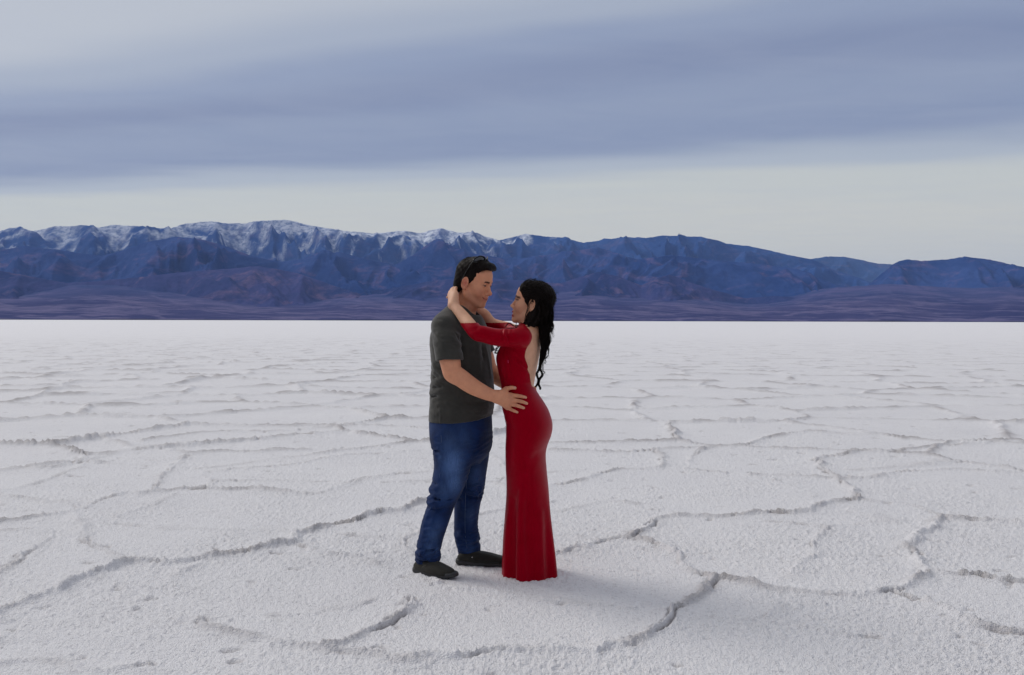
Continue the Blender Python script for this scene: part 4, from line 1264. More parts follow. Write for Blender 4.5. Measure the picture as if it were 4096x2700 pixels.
def build_man_hair():
    fr = M_HEAD; c = fr.c
    v = Vol(*[axis((c[i] - .15, c[i] + .16, .0026)) for i in range(3)])
    sl, X, Y, Z = v.box(c - .2, c + .2)
    x, y, z = fr.local(X, Y, Z); ya = np.abs(y)
    d = f_ell(x, y, z, (-.012, 0, .058), (.101, .082, .087))
    d = smin(d, f_seg(x, y, z, np.array((.062, -.036, .112)), np.array((.062, .040, .112)), .026, .026), .03)     # swept-up front
    d = smin(d, f_seg(x, y, z, np.array((.005, -.030, .124)), np.array((.005, .030, .124)), .022, .022), .04)
    d = smin(d, f_ell(x, y, z, (-.060, 0, -.012), (.043, .064, .062)), .03)
    # hairline: everything above this surface stays
    line = np.interp(np.clip(x, -.12, .13), [-.12, -.075, -.045, -.026, -.022, .004, .010, .022, .034, .046, .056, .075, .13],
                     [-.072, -.068, -.060, -.040, .022, .030, .000, -.004, .022, .048, .088, .102, .106]).astype(np.float32)
    jag = .0010 * np.sin(y * 380 + 1.3)
    d = smax(d, (line + jag - z), .008)
    # thin the sideburn
    v.d[:] = (d * fr.s).astype(np.float32)
    nz = .0010 * np.sin(x * 260 + 3 * np.sin(y * 90)) * np.sin(z * 180 + y * 120)
    v.d += nz.astype(np.float32)
    V3, F = v.mesh(1)
    h = mesh_np('hair', V3, F, MAT_BLACKHAIR, True, man, man_base)
    # short strands combed forward and up over it
    L = fr.lpts(V3); r2 = np.random.default_rng(5)
    sel = r2.choice(len(V3), 4800, replace=False)
    st = []
    for i in sel:
        p = L[i]
        n = p - np.array((-.012, 0, .045)); n /= np.linalg.norm(n)
        top = sstep(.07, .12, p[2])
        flow = np.array((.9 * top - .15, .25 * np.sign(p[1]) * top + r2.normal(0, .12), -1.0 + 1.0 * top + .15 * top))
        if p[0] > .05: flow = np.array((.5, .5 + r2.normal(0, .2), .35))
        flow = flow - n * (flow @ n); flow /= (np.linalg.norm(flow) + 1e-6)
        ln = (.012 + .010 * top) * r2.uniform(.6, 1.2)
        if p[2] < .0: ln *= .55
        lift = (.05 + .14 * top) * r2.uniform(.0, 1.2)
        s_ = np.linspace(0, 1, 5)[:, None]
        q = p - n * .002 + flow * ln * s_ + n * lift * ln * s_ * (1.1 - .7 * s_) + r2.normal(0, .0006, (5, 3)) * s_
        W_ = np.array([fr.w(a) for a in q])
        st.append((W_, np.linspace(.0008, .0003, 5)))
    v_, f_ = tubes_mesh(st, 3)
    o = mesh_np('strands', v_, f_, MAT_BLACKHAIR, True, h, man_base); o['kind'] = 'stuff'

def eyes_for(person, base, fr, look, white=True, lash=0.0):
    for s_ in (1, -1):
        c = fr.w((.0795, s_ * .0325, .0200))
        e = uv_ball('eye', c, .0128 * fr.s, MAT_EYE, person, base)
        d = np.array(look) + np.array((0, -s_ * .03, 0)); d /= np.linalg.norm(d)
        ci = c + fr.s * (fr.R @ d) * .0062
        uv_ball('iris', ci, .0084 * fr.s, MAT_IRIS, e, base)

def build_sunglasses():
    fr = M_HEAD
    # resting on the crown, lenses tipped up, arms down to the ears
    root = thing('sunglasses', fr.w((.02, 0, .155)), 'dark sunglasses pushed up on top of the short black hair', 'sunglasses')
    b0 = np.array(root.location)
    def lens(s_):
        P = []
        n = 28
        for layer in (0.0, -.0022):
            P.append(None)
            for k in range(n):
                a = 2 * math.pi * k / n
                t_ = .5 + .5 * math.cos(a); w = math.sin(a) * (.020 if math.sin(a) > 0 else .010)
                x_, y_, z_ = [np.interp(t_, (0, .5, 1), q) for q in ((.002, .026, .040), (.074, .048, .011), (.126, .142, .150))]
                P.append((x_ - .35 * w + layer, s_ * (y_ - .15 * w + layer), z_ + w))
        P[0] = tuple(np.mean([np.array(q) for q in P[1:n + 1]], 0) + (.004, s_ * .002, .001))
        P[n + 1] = tuple(np.mean([np.array(q) for q in P[n + 2:]], 0) + (.003, s_ * .001, .001))
        P = np.array([fr.w(q) for q in P])
        F = [(0, 1 + k, 1 + (k + 1) % n) for k in range(n)] + [(n + 1, n + 2 + (k + 1) % n, n + 2 + k) for k in range(n)]
        F += sum([[(1 + k, n + 2 + k, n + 2 + (k + 1) % n), (1 + k, n + 2 + (k + 1) % n, 1 + (k + 1) % n)] for k in range(n)], [])
        mesh_np('lens', P, np.array(F), MAT_LENS, True, root, b0)
        rim = np.concatenate([P[1:n + 1], P[1:3]])
        return rim
    tb = []
    for s_ in (-1, 1):
        rim = lens(s_)
        v_, f_ = tubes_mesh([(rim, np.full(len(rim), .0024))], 5)
        mesh_np('rim', v_, f_, MAT_FRAME, True, root, b0)
        arm = catmull([fr.w(q) for q in ((.004, s_ * .074, .128), (-.002, s_ * .081, .108), (-.012, s_ * .0875, .070), (-.020, s_ * .087, .035), (-.024, s_ * .083, .012))], 24)
        v_, f_ = tubes_mesh([(arm, np.full(24, .0023))], 5)
        mesh_np('temple_arm', v_, f_, MAT_FRAME, True, root, b0)
    br = catmull([fr.w(q) for q in ((.040, -.011, .150), (.043, 0, .154), (.040, .011, .150))], 8)
    v_, f_ = tubes_mesh([(br, np.full(8, .0026))], 5)
    mesh_np('bridge', v_, f_, MAT_FRAME, True, root, b0)
# ------------------------------------------------------------------ the woman
WC = -0.05
YAW_W = math.radians(-13)
w_base = np.array([V(2115, 2320, -.05)[0], 4.94 + WC, 0.0])
woman = thing('person', w_base, 'person in long backless red dress with arms around the neck of the other', 'person')

W_LOFT = Loft([
    (1312, 2068, 2140, .080, WC), (1330, 2045, 2156, .115, WC), (1348, 2030, 2161, .135, WC), (1366, 2014, 2164, .140, WC), (1399, 1994, 2164, .140, WC), (1426, 1985, 2160, .138, WC),
    (1472, 1990, 2151, .127, WC), (1522, 2002, 2142, .119, WC), (1546, 2006, 2139, .118, WC), (1575, 2007, 2154, .124, WC), (1606, 2008, 2175, .136, WC),
    (1633, 2009, 2191, .150, WC), (1663, 2017, 2203, .163, WC), (1698, 2024, 2211, .172, WC), (1741, 2024, 2206, .174, WC), (1784, 2022, 2190, .168, WC), (1817, 2022, 2184, .161, WC),
    (1865, 2023, 2186, .150, WC), (1956, 2026, 2195, .134, WC), (2081, 2020, 2205, .134, WC), (2152, 2016, 2211, .140, WC), (2224, 2014, 2218, .148, WC), (2290, 2012, 2224, .156, WC), (2340, 2012, 2227, .160, WC)], YAW_W)
W_HEAD = Frame(V(2131, 1223, WC + .005), math.pi + math.radians(-8), math.radians(8), 0, 1.0)

wS_N = V(2088, 1349, WC - .135); wE_N = V(1906, 1332, -.235); wW_N = V(1815, 1222, -.075)
wS_F = V(2078, 1338, WC + .15); wE_F = V(1968, 1296, MC + .16); wW_F = V(1884, 1222, MC + .105)
wCuffN = V(1862, 1278, -.155); wCuffF = V(1936, 1258, MC + .135)

def build_woman_body():
    x0, x1 = V(1765, 1300, .1)[0], V(2235, 1500, -.2)[0]
    v = Vol(axis((x0, x1, .0026)), axis((4.94 - .30, 4.94 + .28, .0030)), axis((-.005, .84, .016), (.84, 1.24, .0042), (1.24, 1.64, .0024)))
    zt = V(0, 1308, WC)[2]
    sl, X, Y, Z = v.box((x0, 0, V(0, 1800, WC)[2]), (x1, 9, zt))
    xf_ = V(2075, 1450, WC)[0]
    v.put(sl, W_LOFT.f(X, Y, Z) + (.0045 + .010 * sstep(xf_ + .02, xf_ - .03, X) + .018 * sstep(V(0, 1560, WC)[2], V(0, 1620, WC)[2], Z)).astype(np.float32), .0)
    # legs inside the skirt and feet
    for dy in (-.07, .07):
        v.tube([(V(2108, 1780, WC + dy * .8), .055), (V(2108, 1960, WC + dy * .6), .042), (V(2115, 2120, WC + dy * .6), .040), (V(2145, 2270, WC + dy * .7), .028)], .03, .02)
        v.tube([(V(2158, 2280, WC + dy), .028), (V(2100, 2312, WC + dy), .020)], .02)
    # shoulders, neck
    v.tube([(wS_N + (.0, .01, 0), .047), (V(2110, 1318, WC - .03), .045), (V(2112, 1318, WC + .03), .045), (wS_F, .045)], .03, .02)
    v.tube([(V(2122, 1330, WC), .060), (V(2116, 1298, WC), .048), (V(2116, 1250, WC), .047)], .025, .02)
    v.seg(W_HEAD.w((.035, 0, -.068)), V(2112, 1275, WC), .036, .045, .025)
    c = W_HEAD.c
    sl, X, Y, Z = v.box(c - (.16, .14, .15), c + (.14, .14, .17))
    v.put(sl, head_field(W_HEAD, X, Y, Z, True, 1.25, 0.95), .015)
    # near arm
    v.tube([(wS_N, .030), (V(2000, 1352, -.222), .026), (wE_N, .030), (V(1885, 1306, -.205), .0335), (wCuffN, .0335), (V(1838, 1248, -.115), .0295), (wW_N, .0265)], .012, .02)
    # near hand: back of the hand up along his nape, fingers curling behind it
    kn = [V(1822, 1174, -.042), V(1813, 1171, -.030), V(1805, 1173, -.014), V(1799, 1180, .004)]
    for i, q in enumerate(kn):
        v.tube([(wW_N + (.004 - .004 * i, .004 * i, .004), .020), (wW_N * .4 + q * .6, .0165), (q, .0128)], .018, .01)
    nx = [((1822, 1158, -.012), (1826, 1150, .020), (1834, 1148, .050)), ((1813, 1157, .004), (1818, 1150, .035), (1828, 1150, .062)),
          ((1806, 1160, .018), (1812, 1154, .048), (1824, 1156, .075)), ((1800, 1168, .030), (1808, 1164, .058), (1822, 1166, .080))]
    for i, (a, b_, c_) in enumerate(nx):
        v.tube([(kn[i], .0108), (V(*a), .0095), (V(*b_), .0085), (V(*c_), .0072)], .006, .005)
    v.tube([(V(1818, 1206, -.066), .018), (V(1822, 1190, -.062), .016), (V(1824, 1178, -.050), .0125)], .016, .008)   # thumb along the neck
    # far arm and hand behind his neck
    v.tube([(wS_F, .044), (V(2030, 1318, MC + .12), .042), (wE_F, .036), (wCuffF, .033), (V(1908, 1240, MC + .12), .029), (wW_F, .026)], .012, .02)
    for i, (px, py) in enumerate(((1800, 1172), (1795, 1181), (1789, 1189), (1798, 1197))):
        q = V(1842, 1192 + 5 * i, MC + .085)
        v.tube([(wW_F, .018), (q, .0125)], .014, .01)
        v.tube([(q, .0105), (V(1816, 1180 + 6 * i, MC + .045), .0092), (V(px, py, MC - .01), .0070)], .006, .005)
    # back: spine furrow and shoulder blade
    sp = []
    for py in (1330, 1380, 1430, 1480, 1530):
        z = V(2150, py, WC)[2]; cx, cy, a, b_ = [float(q[0]) for q in W_LOFT.at(np.array([z]))]
        sp.append(np.array((cx + a * W_LOFT.ca, cy + a * W_LOFT.sa, z)))
    v.fold(sp, -.009, .013)
    v.fold([V(2118, 1350, -.175), V(2130, 1380, -.165), V(2138, 1415, -.15)], .006, .022)
    V3, F = v.mesh(1)
    C = np.tile(np.array((.72, .41, .265)), (len(V3), 1))
    L = W_HEAD.lpts(V3); lx, ly, lz = L.T; la = np.abs(ly)
    hd = np.linalg.norm(V3 - W_HEAD.c, axis=1) < .165
    def tint(mask, col, a):
        m = np.clip(mask, 0, 1)[:, None] * a
        C[:] = C * (1 - m) + np.array(col) * m
    tint(hd * np.ones(len(V3)), (.74, .365, .215), .8)
    tint(hd * np.exp(-(((lx - .075) / .03) ** 2 + ((la - .042) / .02) ** 2 + ((lz + .02) / .022) ** 2)), (.50, .17, .13), .45)
    lipm = hd * (lx > .082) * sstep(.030, .022, la) * (np.exp(-(((lz + .0470) / .0058) ** 4)) + np.exp(-(((lz + .0685) / .0075) ** 4)))
    tint(lipm, (.34, .012, .030), .95)
    brow = hd * (lx > .06) * np.exp(-((lz - (.0415 - .30 * np.abs(la - .028))) / .0068) ** 4) * sstep(.008, .013, la) * sstep(.060, .052, la)
    tint(brow, (.018, .010, .008), .95)
    lashm = hd * (lx > .07) * np.exp(-(((lz - .0215) / .0048) ** 2)) * sstep(.016, .022, la) * sstep(.056, .048, la)
    tint(lashm, (.02, .010, .010), .9)
    tint(hd * sstep(.072, .088, lz) * sstep(.080, .055, lx), (.02, .014, .012), .95)
    o = mesh_np('body', V3, F, MAT_SKIN_B, True, woman, w_base, C)
    # lashes
    for s_ in (1, -1):
        st = []
        for k in np.linspace(-1, 1, 13):
            b0 = np.array((.0945 - .004 * abs(k) ** 2 - .003 * (k > 0) * k, s_ * (.033 + .0125 * k), .0235 - .003 * k * k))
            tip = b0 + np.array((.0075, s_ * (.001 + .0045 * k), .005))
            st.append((np.array([W_HEAD.w(b0), W_HEAD.w(b0 * .5 + tip * .5 + (0, 0, -.001)), W_HEAD.w(tip)]), np.array((.0009, .0007, .0003))))
        v_, f_ = tubes_mesh(st, 3)
        mesh_np('eyelashes', v_, f_, MAT_BLACKHAIR, True, woman, w_base)

def teeth_for(person, base, fr, z0, w):
    P = []; n = 14
    for zz, xx in ((z0 + .004, .0985), (z0 - .004, .0975)):
        for k in range(n):
            t_ = -1 + 2 * k / (n - 1)
            P.append(fr.w((xx - .016 * t_ * t_, w * t_, zz)))
    for zz, xx in ((z0 + .004, .092), (z0 - .004, .0915)):
        for k in range(n):
            t_ = -1 + 2 * k / (n - 1)
            P.append(fr.w((xx - .016 * t_ * t_, w * t_, zz)))
    F = []
    for k in range(n - 1):
        F += [(k, k + 1, n + k + 1, n + k), (2 * n + k + 1, 2 * n + k, 3 * n + k, 3 * n + k + 1), (k + 1, k, 2 * n + k, 2 * n + k + 1), (n + k, n + k + 1, 3 * n + k + 1, 3 * n + k)]
    mesh_np('teeth', np.array(P), np.array(F), MAT_TEETH, True, person, base)

def build_dress():
    x0, x1 = V(1825, 1300, -.1)[0], V(2245, 2300, -.2)[0]
    v = Vol(axis((x0, x1, .0036)), axis((4.94 - .31, 4.94 + .30, .0042)), axis((.004, V(0, 1285, -.2)[2], .0042)))
    zt = V(0, 1314, WC)[2]
    sl, X, Y, Z = v.box((x0, 0, 0), (x1, 9, zt))
    f = W_LOFT.f(X, Y, Z)
    # skirt fluting grows towards the hem
    th = W_LOFT.angle(X, Y, Z)
    g = sstep(V(0, 1900, 0)[2], .05, Z)
    f = f - g * (.011 * np.cos(5 * th + .6) + .007 * np.cos(9 * th + 1.9)).astype(np.float32)
    v.put(sl, f, .0)
    # shoulders and sleeves
    v.tube([(wS_N, .050), (V(2100, 1322, WC - .06), .048)], .02)
    v.tube([(wS_F, .050), (V(2095, 1322, WC + .06), .048)], .02)
    v.tube([(wS_N, .0505), (V(2045, 1352, -.225), .0490), (V(1985, 1349, -.235), .0460), (V(1935, 1337, -.238), .0430), (wE_N + (.004, 0, 0), .0405), (V(1885, 1306, -.205), .0395), (wCuffN, .0370)], .022, .02)
    v.tube([(wS_F, .048), (V(2030, 1318, MC + .12), .046), (wE_F, .041), (wCuffF, .037)], .02, .02)
    # cut at the cuffs
    for c, d in ((wCuffN, wW_N - wCuffN), (wCuffF, wW_F - wCuffF)):
        d = d / np.linalg.norm(d)
        sl, X, Y, Z = v.box(c - .08, c + .08)
        h = (X - c[0]) * d[0] + (Y - c[1]) * d[1] + (Z - c[2]) * d[2]
        v.put(sl, h, .011, 'cut')
    # open back
    EDGE = [(1270, 2090), (1312, 2108), (1322, 2115), (1337, 2122), (1349, 2123), (1366, 2117), (1389, 2106), (1408, 2099), (1427, 2097), (1443, 2102), (1467, 2111), (1498, 2123), (1529, 2131), (1547, 2140), (1560, 2165), (1600, 2260)]
    ez = np.array([V(x, y, WC - .11)[2] for y, x in EDGE]); ex_ = np.array([V(x, y, WC - .11)[0] for y, x in EDGE])
    o_ = np.argsort(ez)
    sl, X, Y, Z = v.box((x0, 0, ez.min()), (x1, 9, 9))
    lim = np.interp(Z.ravel(), ez[o_], ex_[o_]).reshape(1, 1, -1)
    xe = X + (Y - (4.94 + WC - .11)) * math.tan(YAW_W) * -1.0
    v.put(sl, (xe - lim).astype(np.float32), .003, 'cut')
    # neckline: high in front, just cut the neck
    v.tube([(V(2112, 1300, WC), .046), (V(2112, 1262, WC), .06)], .01, .01, 'sub')
    def S(px, py, e=0.0):
        p = V(px, py, -.2); return V(px, py, W_LOFT.near_y(p[0], p[2]) - 4.94 + e)
    for pts, a, w in [
        # skirt folds
        ([(2088, 1960), (2082, 2060), (2078, 2160), (2074, 2250), (2072, 2335)], .030, .019),
        ([(2052, 2000), (2046, 2120), (2040, 2330)], -.014, .022), ([(2105, 2020), (2112, 2150), (2120, 2330)], -.014, .022),
        ([(2122, 1880), (2124, 2000), (2130, 2120), (2140, 2330)], -.0035, .006),
        ([(2165, 2050), (2172, 2180), (2182, 2330)], .012, .026), ([(2030, 2080), (2024, 2200), (2020, 2330)], .008, .016),
        # under the seat
        ([(2120, 1850), (2150, 1815), (2186, 1800)], -.004, .024),
        # princess seam and bodice drag lines
        ([(2024, 1408), (2032, 1440), (2040, 1500), (2054, 1545)], -.0035, .005),
        ([(2028, 1400), (2033, 1425), (2036, 1450)], -.006, .007),
        ([(2060, 1420), (2090, 1455), (2118, 1490)], -.006, .008), ([(2055, 1405), (2085, 1435), (2112, 1468)], .006, .010),
        ([(2058, 1440), (2085, 1470), (2108, 1492)], .005, .009), ([(2005, 1470), (2012, 1500), (2022, 1530)], .004, .012),
        ([(2020, 1690), (2026, 1694), (2040, 1696)], -.005, .008)]:
        v.fold([S(*q) for q in pts], a, w)
    # sleeve creases near the shoulder and armpit
    for pts, a, w in [([(2030, 1312, -.25), (2028, 1340, -.275), (2038, 1365, -.27)], -.010, .008), ([(2010, 1316, -.25), (2008, 1345, -.28), (2016, 1368, -.27)], -.008, .007),
                      ([(2052, 1308, -.23), (2048, 1330, -.27), (2060, 1352, -.28)], -.005, .007), ([(2020, 1314, -.25), (2018, 1342, -.28), (2026, 1366, -.27)], .006, .007),
                      ([(2005, 1392, -.23), (2030, 1400, -.23), (2052, 1412, -.22)], -.010, .009), ([(1905, 1310, -.26), (1915, 1330, -.275)], -.004, .008),
                      ([(2070, 1360, -.25), (2085, 1385, -.23), (2098, 1405, -.2)], .004, .012)]:
        v.fold([V(*q) for q in pts], a, w)
    P_ = lambda px, py: V(px, py, WC - .1)
    v.crumple([(P_(2040, 1560), (.07, .07), .0022), (P_(2095, 1520), (.05, .06), .0022), (P_(2110, 1850), (.10, .10), .0018), (P_(1915, 1330), (.05, .04), .0030), (P_(2030, 1345), (.05, .04), .0030),
               (P_(2035, 1690), (.04, .05), .0025)], 361, 9, 17, .6)
    V3, F = v.mesh(2)
    d = mesh_np('dress', V3, F, MAT_DRESS, True, woman, w_base)
    # zip pull on the side seam
    P = catmull([S(2032, 1440, -.004), S(2033, 1452, -.005)], 6)
    v_, f_ = tubes_mesh([(P, np.full(6, .0022))], 5)
    m_, b_, p_ = new_mat('pink_zip'); p_.inputs['Base Color'].default_value = (.55, .02, .09, 1)
    mesh_np('zip_pull', v_, f_, m_, True, d, w_base)

def build_heel():
    # heel of a sandal showing under the hem
    a = V(2212, 2308, WC - .055); g = G(2208, 2322)
    b0 = np.array((g[0], g[1], .0))
    v_, f_ = tubes_mesh([(np.array([b0 + (-.040, .06, .030), b0 + (-.010, .02, .010), b0 + (0, 0, .003)]), np.array((.006, .005, .004))),
                         (np.array([b0 + (-.16, .07, .012), b0 + (-.10, .07, .02), b0 + (-.05, .065, .035)]), np.array((.012, .012, .012)))], 8)
    mesh_np('sandal', v_, f_, MAT_GOLD, True, woman, w_base)

def build_woman_hair():
    fr = W_HEAD; c = fr.c
    v = Vol(axis((c[0] - .13, c[0] + .17, .0028)), axis((c[1] - .14, c[1] + .13, .0028)), axis((c[2] - .27, c[2] + .19, .0028)))
    sl, X, Y, Z = v.box(c - .5, c + .5)
    x, y, z = fr.local(X, Y, Z); ya = np.abs(y)
    d = f_ell(x, y, z, (-.016, 0, .053), (.103, .089, .087))
    d = smin(d, f_seg(x, y, z, np.array((.046, -.034, .094)), np.array((.046, .034, .094)), .029, .029), .03)
    d = smin(d, f_seg(x, ya, z, np.array((.020, .062, .052)), np.array((.046, .044, .078)), .022, .020), .02)
    line = np.interp(np.clip(x, -.14, .13), [-.14, -.03, -.022, .010, .018, .028, .036, .050, .068, .088, .13], [-.30, -.30, .012, .022, .004, -.008, .010, .034, .058, .076, .084])
    cutm = np.where((x < -.022), -1.0, line - z)
    d = smax(d, cutm.astype(np.float32), .010)
    # hair drawn back behind the ear, hanging over neck and shoulders
    def WS(px, py, dy): return V(px, py, WC + dy)
    def add(pts, k=.03):
        nonlocal d
        P = [(np.asarray(p), r) for p, r in pts]
        f = None
        for (a, ra), (b_, rb) in zip(P[:-1], P[1:]):
            g_ = f_seg(X, Y, Z, a, b_, ra, rb); f = g_ if f is None else smin(f, g_, .02)
        d = smin(d, f, k)
    add([(WS(2154, 1190, 0), .060), (WS(2160, 1235, 0), .056), (WS(2165, 1270, 0), .047), (WS(2174, 1310, -.02), .030), (WS(2177, 1350, -.04), .017), (WS(2176, 1390, -.05), .010)])
    add([(WS(2152, 1215, -.052), .030), (WS(2146, 1250, -.055), .030), (WS(2126, 1282, -.062), .027), (WS(2104, 1304, -.072), .016), (WS(2085, 1308, -.085), .008)], .02)
    add([(WS(2150, 1235, -.03), .045), (WS(2136, 1270, -.035), .040), (WS(2122, 1300, -.045), .028)], .02)
    add([(WS(2142, 1230, .05), .045), (WS(2130, 1270, .055), .040), (WS(2110, 1300, .055), .026)], .02)
    v.d[:] = (d * 1.0).astype(np.float32)
    v.d += (.0020 * np.sin(x * 240 + 4 * np.sin(z * 40)) * np.sin(y * 200 + z * 30)).astype(np.float32)
    V3, F = v.mesh(1)
    h = mesh_np('hair', V3, F, MAT_BLACKHAIR, True, woman, w_base)
    r2 = np.random.default_rng(8)
    st = []
    # combed strands over the cap
    L = fr.lpts(V3); sel = r2.choice(len(V3), 2600, replace=False)
    for i in sel:
        p = L[i]; n = p - np.array((-.018, 0, .045)); n /= np.linalg.norm(n)
        flow = np.array((-1.0, .15 * np.sign(p[1]), -.1 - 1.2 * sstep(.02, -.06, p[0])))
        if p[2] < 0: flow = np.array((-.15 + r2.normal(0, .15), 0, -1.0))
        flow = flow - n * (flow @ n); flow /= (np.linalg.norm(flow) + 1e-6)
        ln = r2.uniform(.02, .05); s_ = np.linspace(0, 1, 6)[:, None]
        wav = np.sin(s_ * 5 + r2.uniform(0, 6)) * r2.normal(0, .002, 3)
        q = p - n * .001 + flow * ln * s_ - n * (ln ** 2 * 3.2) * s_ ** 2 + n * .0025 * s_ * r2.uniform(.0, 1.0) + wav * s_
        st.append((np.array([fr.w(a) for a in q]), np.linspace(.0008, .0004, 6)))
    # fly-away hairs around the outline
    for i in r2.choice(len(V3), 170, replace=False):
        p = L[i]
        if p[2] < .03 and p[0] > -.02: continue
        n = p - np.array((-.018, 0, .045)); n /= np.linalg.norm(n)
        flow = np.array((-.6, r2.normal(0, .3), -.3 - .8 * (p[2] < .05))); ln = r2.uniform(.02, .05); s_ = np.linspace(0, 1, 7)[:, None]
        q = p + flow * ln * s_ + n * (.007 * s_ * r2.uniform(.2, 1.2)) + np.sin(s_ * 7 + r2.uniform(0, 6)) * r2.normal(0, .003, 3)
        st.append((np.array([fr.w(a) for a in q]), np.linspace(.0006, .0003, 7)))
    # long wavy locks down the back; each lock is a bundle of strands
    def lock(pts, rad, n, wave=.011, taper=.35, frizz=.0012, seed=0):
        rr = np.random.default_rng(seed + 100)
        P = catmull([V(px, py, WC + dy) for px, py, dy in pts], 46)
        T = np.gradient(P, axis=0); T /= np.linalg.norm(T, axis=1)[:, None]
        B = np.cross(T, (0, 1, 0)); B /= (np.linalg.norm(B, axis=1)[:, None] + 1e-9); N = np.cross(B, T)
        s_ = np.linspace(0, 1, 46)
        env = rad * (1 - (1 - taper) * s_) * (.75 + .35 * np.sin(s_ * 9 + rr.uniform(0, 6)))
        tip = np.clip((1 - s_) * 6, .15, 1)
        for k in range(n):
            a = rr.uniform(0, 2 * math.pi); q = math.sqrt(rr.uniform(0, 1))
            tw = a + s_ * rr.normal(2.5, .6)
            off = (B * np.cos(tw)[:, None] + N * np.sin(tw)[:, None]) * (q * env * tip)[:, None]
            w_ = wave * np.sin(s_ * rr.uniform(14, 22) + rr.uniform(0, 6))[:, None] * (B * rr.normal(0, .5) + N * rr.normal(0, .3)) * .5
            st.append((P + off + w_ + np.cumsum(rr.normal(0, frizz * .12, (46, 3)), 0), np.linspace(.0009, .0005, 46) * rr.uniform(.8, 1.2)))
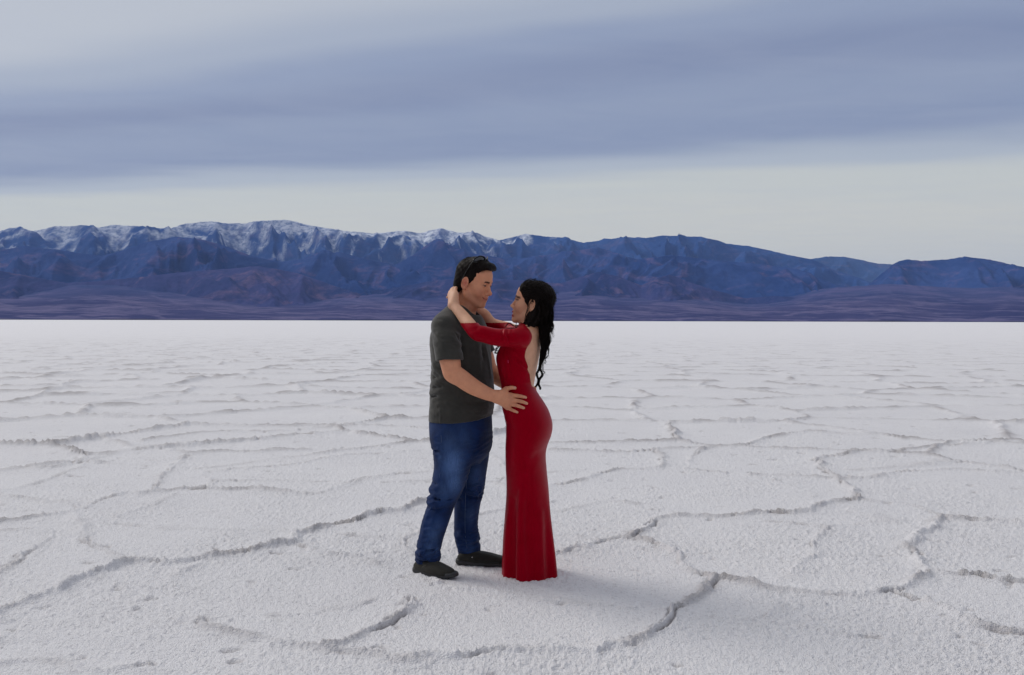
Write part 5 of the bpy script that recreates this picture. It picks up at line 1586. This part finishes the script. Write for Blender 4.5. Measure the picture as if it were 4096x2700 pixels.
    Lk = [
        ([(2162, 1270, -.06), (2167, 1318, -.075), (2166, 1366, -.075), (2169, 1395, -.07), (2163, 1433, -.075), (2159, 1462, -.075), (2155, 1479, -.075), (2147, 1497, -.08), (2153, 1518, -.08), (2150, 1534, -.08), (2142, 1548, -.075)], .0090, 70),
        ([(2178, 1270, -.05), (2180, 1318, -.06), (2176, 1366, -.065), (2178, 1400, -.06), (2170, 1433, -.07), (2164, 1455, -.072), (2160, 1475, -.075), (2168, 1492, -.08), (2169, 1502, -.08), (2157, 1519, -.08), (2154, 1536, -.08), (2160, 1550, -.08), (2161, 1558, -.08)], .0115, 80),
        ([(2195, 1265, -.03), (2193, 1309, -.04), (2187, 1334, -.05), (2193, 1356, -.05), (2186, 1395, -.055), (2178, 1425, -.06), (2168, 1444, -.065), (2161, 1462, -.07), (2163, 1480, -.075)], .0110, 75),
        ([(2172, 1270, .00), (2176, 1320, .0), (2172, 1370, -.01), (2176, 1410, -.02), (2166, 1445, -.04), (2162, 1470, -.05)], .0140, 80),
        ([(2158, 1275, -.04), (2160, 1320, -.06), (2163, 1360, -.065), (2172, 1400, -.065), (2164, 1440, -.07)], .0070, 40),
        ([(2203, 1255, -.02), (2206, 1290, -.03), (2199, 1325, -.035), (2193, 1352, -.045)], .0070, 34),
        ([(2190, 1300, -.05), (2196, 1350, -.055), (2194, 1385, -.055), (2194, 1405, -.055), (2191, 1423, -.055), (2184, 1433, -.06), (2176, 1433, -.065)], .0032, 14),
        ([(2205, 1230, -.02), (2212, 1262, -.02), (2208, 1290, -.025), (2212, 1306, -.02), (2203, 1322, -.03)], .0060, 20),
        ([(2200, 1300, -.03), (2196, 1315, -.04), (2186, 1322, -.05), (2181, 1312, -.05)], .0030, 12),
        ([(2180, 1425, -.06), (2170, 1450, -.07), (2172, 1480, -.075), (2177, 1490, -.075), (2178, 1493, -.07)], .0020, 8),
        ([(2190, 1330, -.04), (2186, 1390, -.05), (2181, 1440, -.06), (2179, 1455, -.06)], .0030, 8),
        ([(2190, 1200, -.06), (2204, 1235, -.05), (2198, 1265, -.05), (2208, 1295, -.045), (2196, 1330, -.05), (2200, 1365, -.055), (2188, 1398, -.06)], .0080, 40),
        ([(2175, 1190, -.08), (2190, 1230, -.08), (2184, 1270, -.075), (2192, 1310, -.07), (2182, 1350, -.07), (2188, 1385, -.07), (2176, 1415, -.07)], .0090, 46),
        ([(2160, 1200, -.09), (2172, 1245, -.085), (2166, 1290, -.08), (2176, 1330, -.078), (2172, 1370, -.078), (2176, 1400, -.075)], .0065, 36),
        ([(2200, 1210, -.02), (2212, 1245, -.02), (2206, 1280, -.02), (2213, 1305, -.02), (2204, 1330, -.03)], .0055, 22),
        ([(2150, 1215, -.085), (2148, 1250, -.092), (2138, 1280, -.09), (2118, 1302, -.10), (2092, 1312, -.11)], .0090, 40),
        # loose hair over the front of the shoulders
        ([(2100, 1290, -.085), (2080, 1304, -.10), (2060, 1312, -.12), (2040, 1313, -.12), (2020, 1318, -.10)], .0045, 14),
        ([(2105, 1296, -.05), (2080, 1300, -.06), (2058, 1304, -.06), (2045, 1296, -.04), (2035, 1293, -.03), (2027, 1300, -.02), (2022, 1308, -.02)], .0022, 9),
        ([(2086, 1290, -.07), (2076, 1300, -.07), (2072, 1310, -.07)], .0022, 7),
        ([(2066, 1290, -.05), (2063, 1300, -.05), (2062, 1308, -.06)], .0012, 4),
        # strand in front of the ear
        ([(2108, 1205, -.080), (2112, 1222, -.086), (2109, 1240, -.086), (2103, 1262, -.080), (2098, 1285, -.080), (2096, 1300, -.09)], .0022, 7),
        ([(2128, 1200, -.090), (2120, 1214, -.092), (2114, 1232, -.090), (2107, 1256, -.084), (2102, 1280, -.082)], .0018, 5),
        # curls that fall in front of the chest, seen below the arm
        ([(2020, 1375, WC + .03), (2000, 1380, WC + .03), (1985, 1392, WC + .02), (1986, 1404, WC + .01), (1996, 1400, WC), (1999, 1388, WC + .01)], .0016, 7),
        ([(2015, 1378, WC + .02), (1996, 1386, WC + .02), (1980, 1408, WC + .01), (1984, 1412, WC), (1994, 1408, WC)], .0030, 12),
    ]
    for i, (pts, rad, n) in enumerate(Lk): lock(pts, rad, n, seed=i)
    # frizz at the outer edge of the locks
    for k in range(70):
        px = r2.uniform(2195, 2213); py = r2.uniform(1215, 1330)
        P = [(px + r2.normal(0, 2), py, -.03)]
        for q in range(5): P.append((P[-1][0] + r2.normal(0.2, 3.2), P[-1][1] + r2.uniform(4, 10), P[-1][2] + r2.normal(0, .006)))
        Q = catmull([V(a, b_, WC + e) for a, b_, e in P], 18)
        st.append((Q, np.linspace(.0006, .0003, 18)))
    v_, f_ = tubes_mesh(st, 3)
    o = mesh_np('strands', v_, f_, MAT_BLACKHAIR, True, h, w_base); o['kind'] = 'stuff'
# ------------------------------------------------------------------ assemble the people
build_man_body()
build_shirt()
build_jeans()
build_shoe(M_FOOT_N)
build_shoe(M_FOOT_F)
build_man_hair()
eyes_for(man, man_base, M_HEAD, (1, 0, -.25))
teeth_for(man, man_base, M_HEAD, -.0505, .021)
build_sunglasses()
build_woman_body()
eyes_for(woman, w_base, W_HEAD, (1, 0, .12))
teeth_for(woman, w_base, W_HEAD, -.0545, .020)
build_dress()
build_heel()
build_woman_hair()
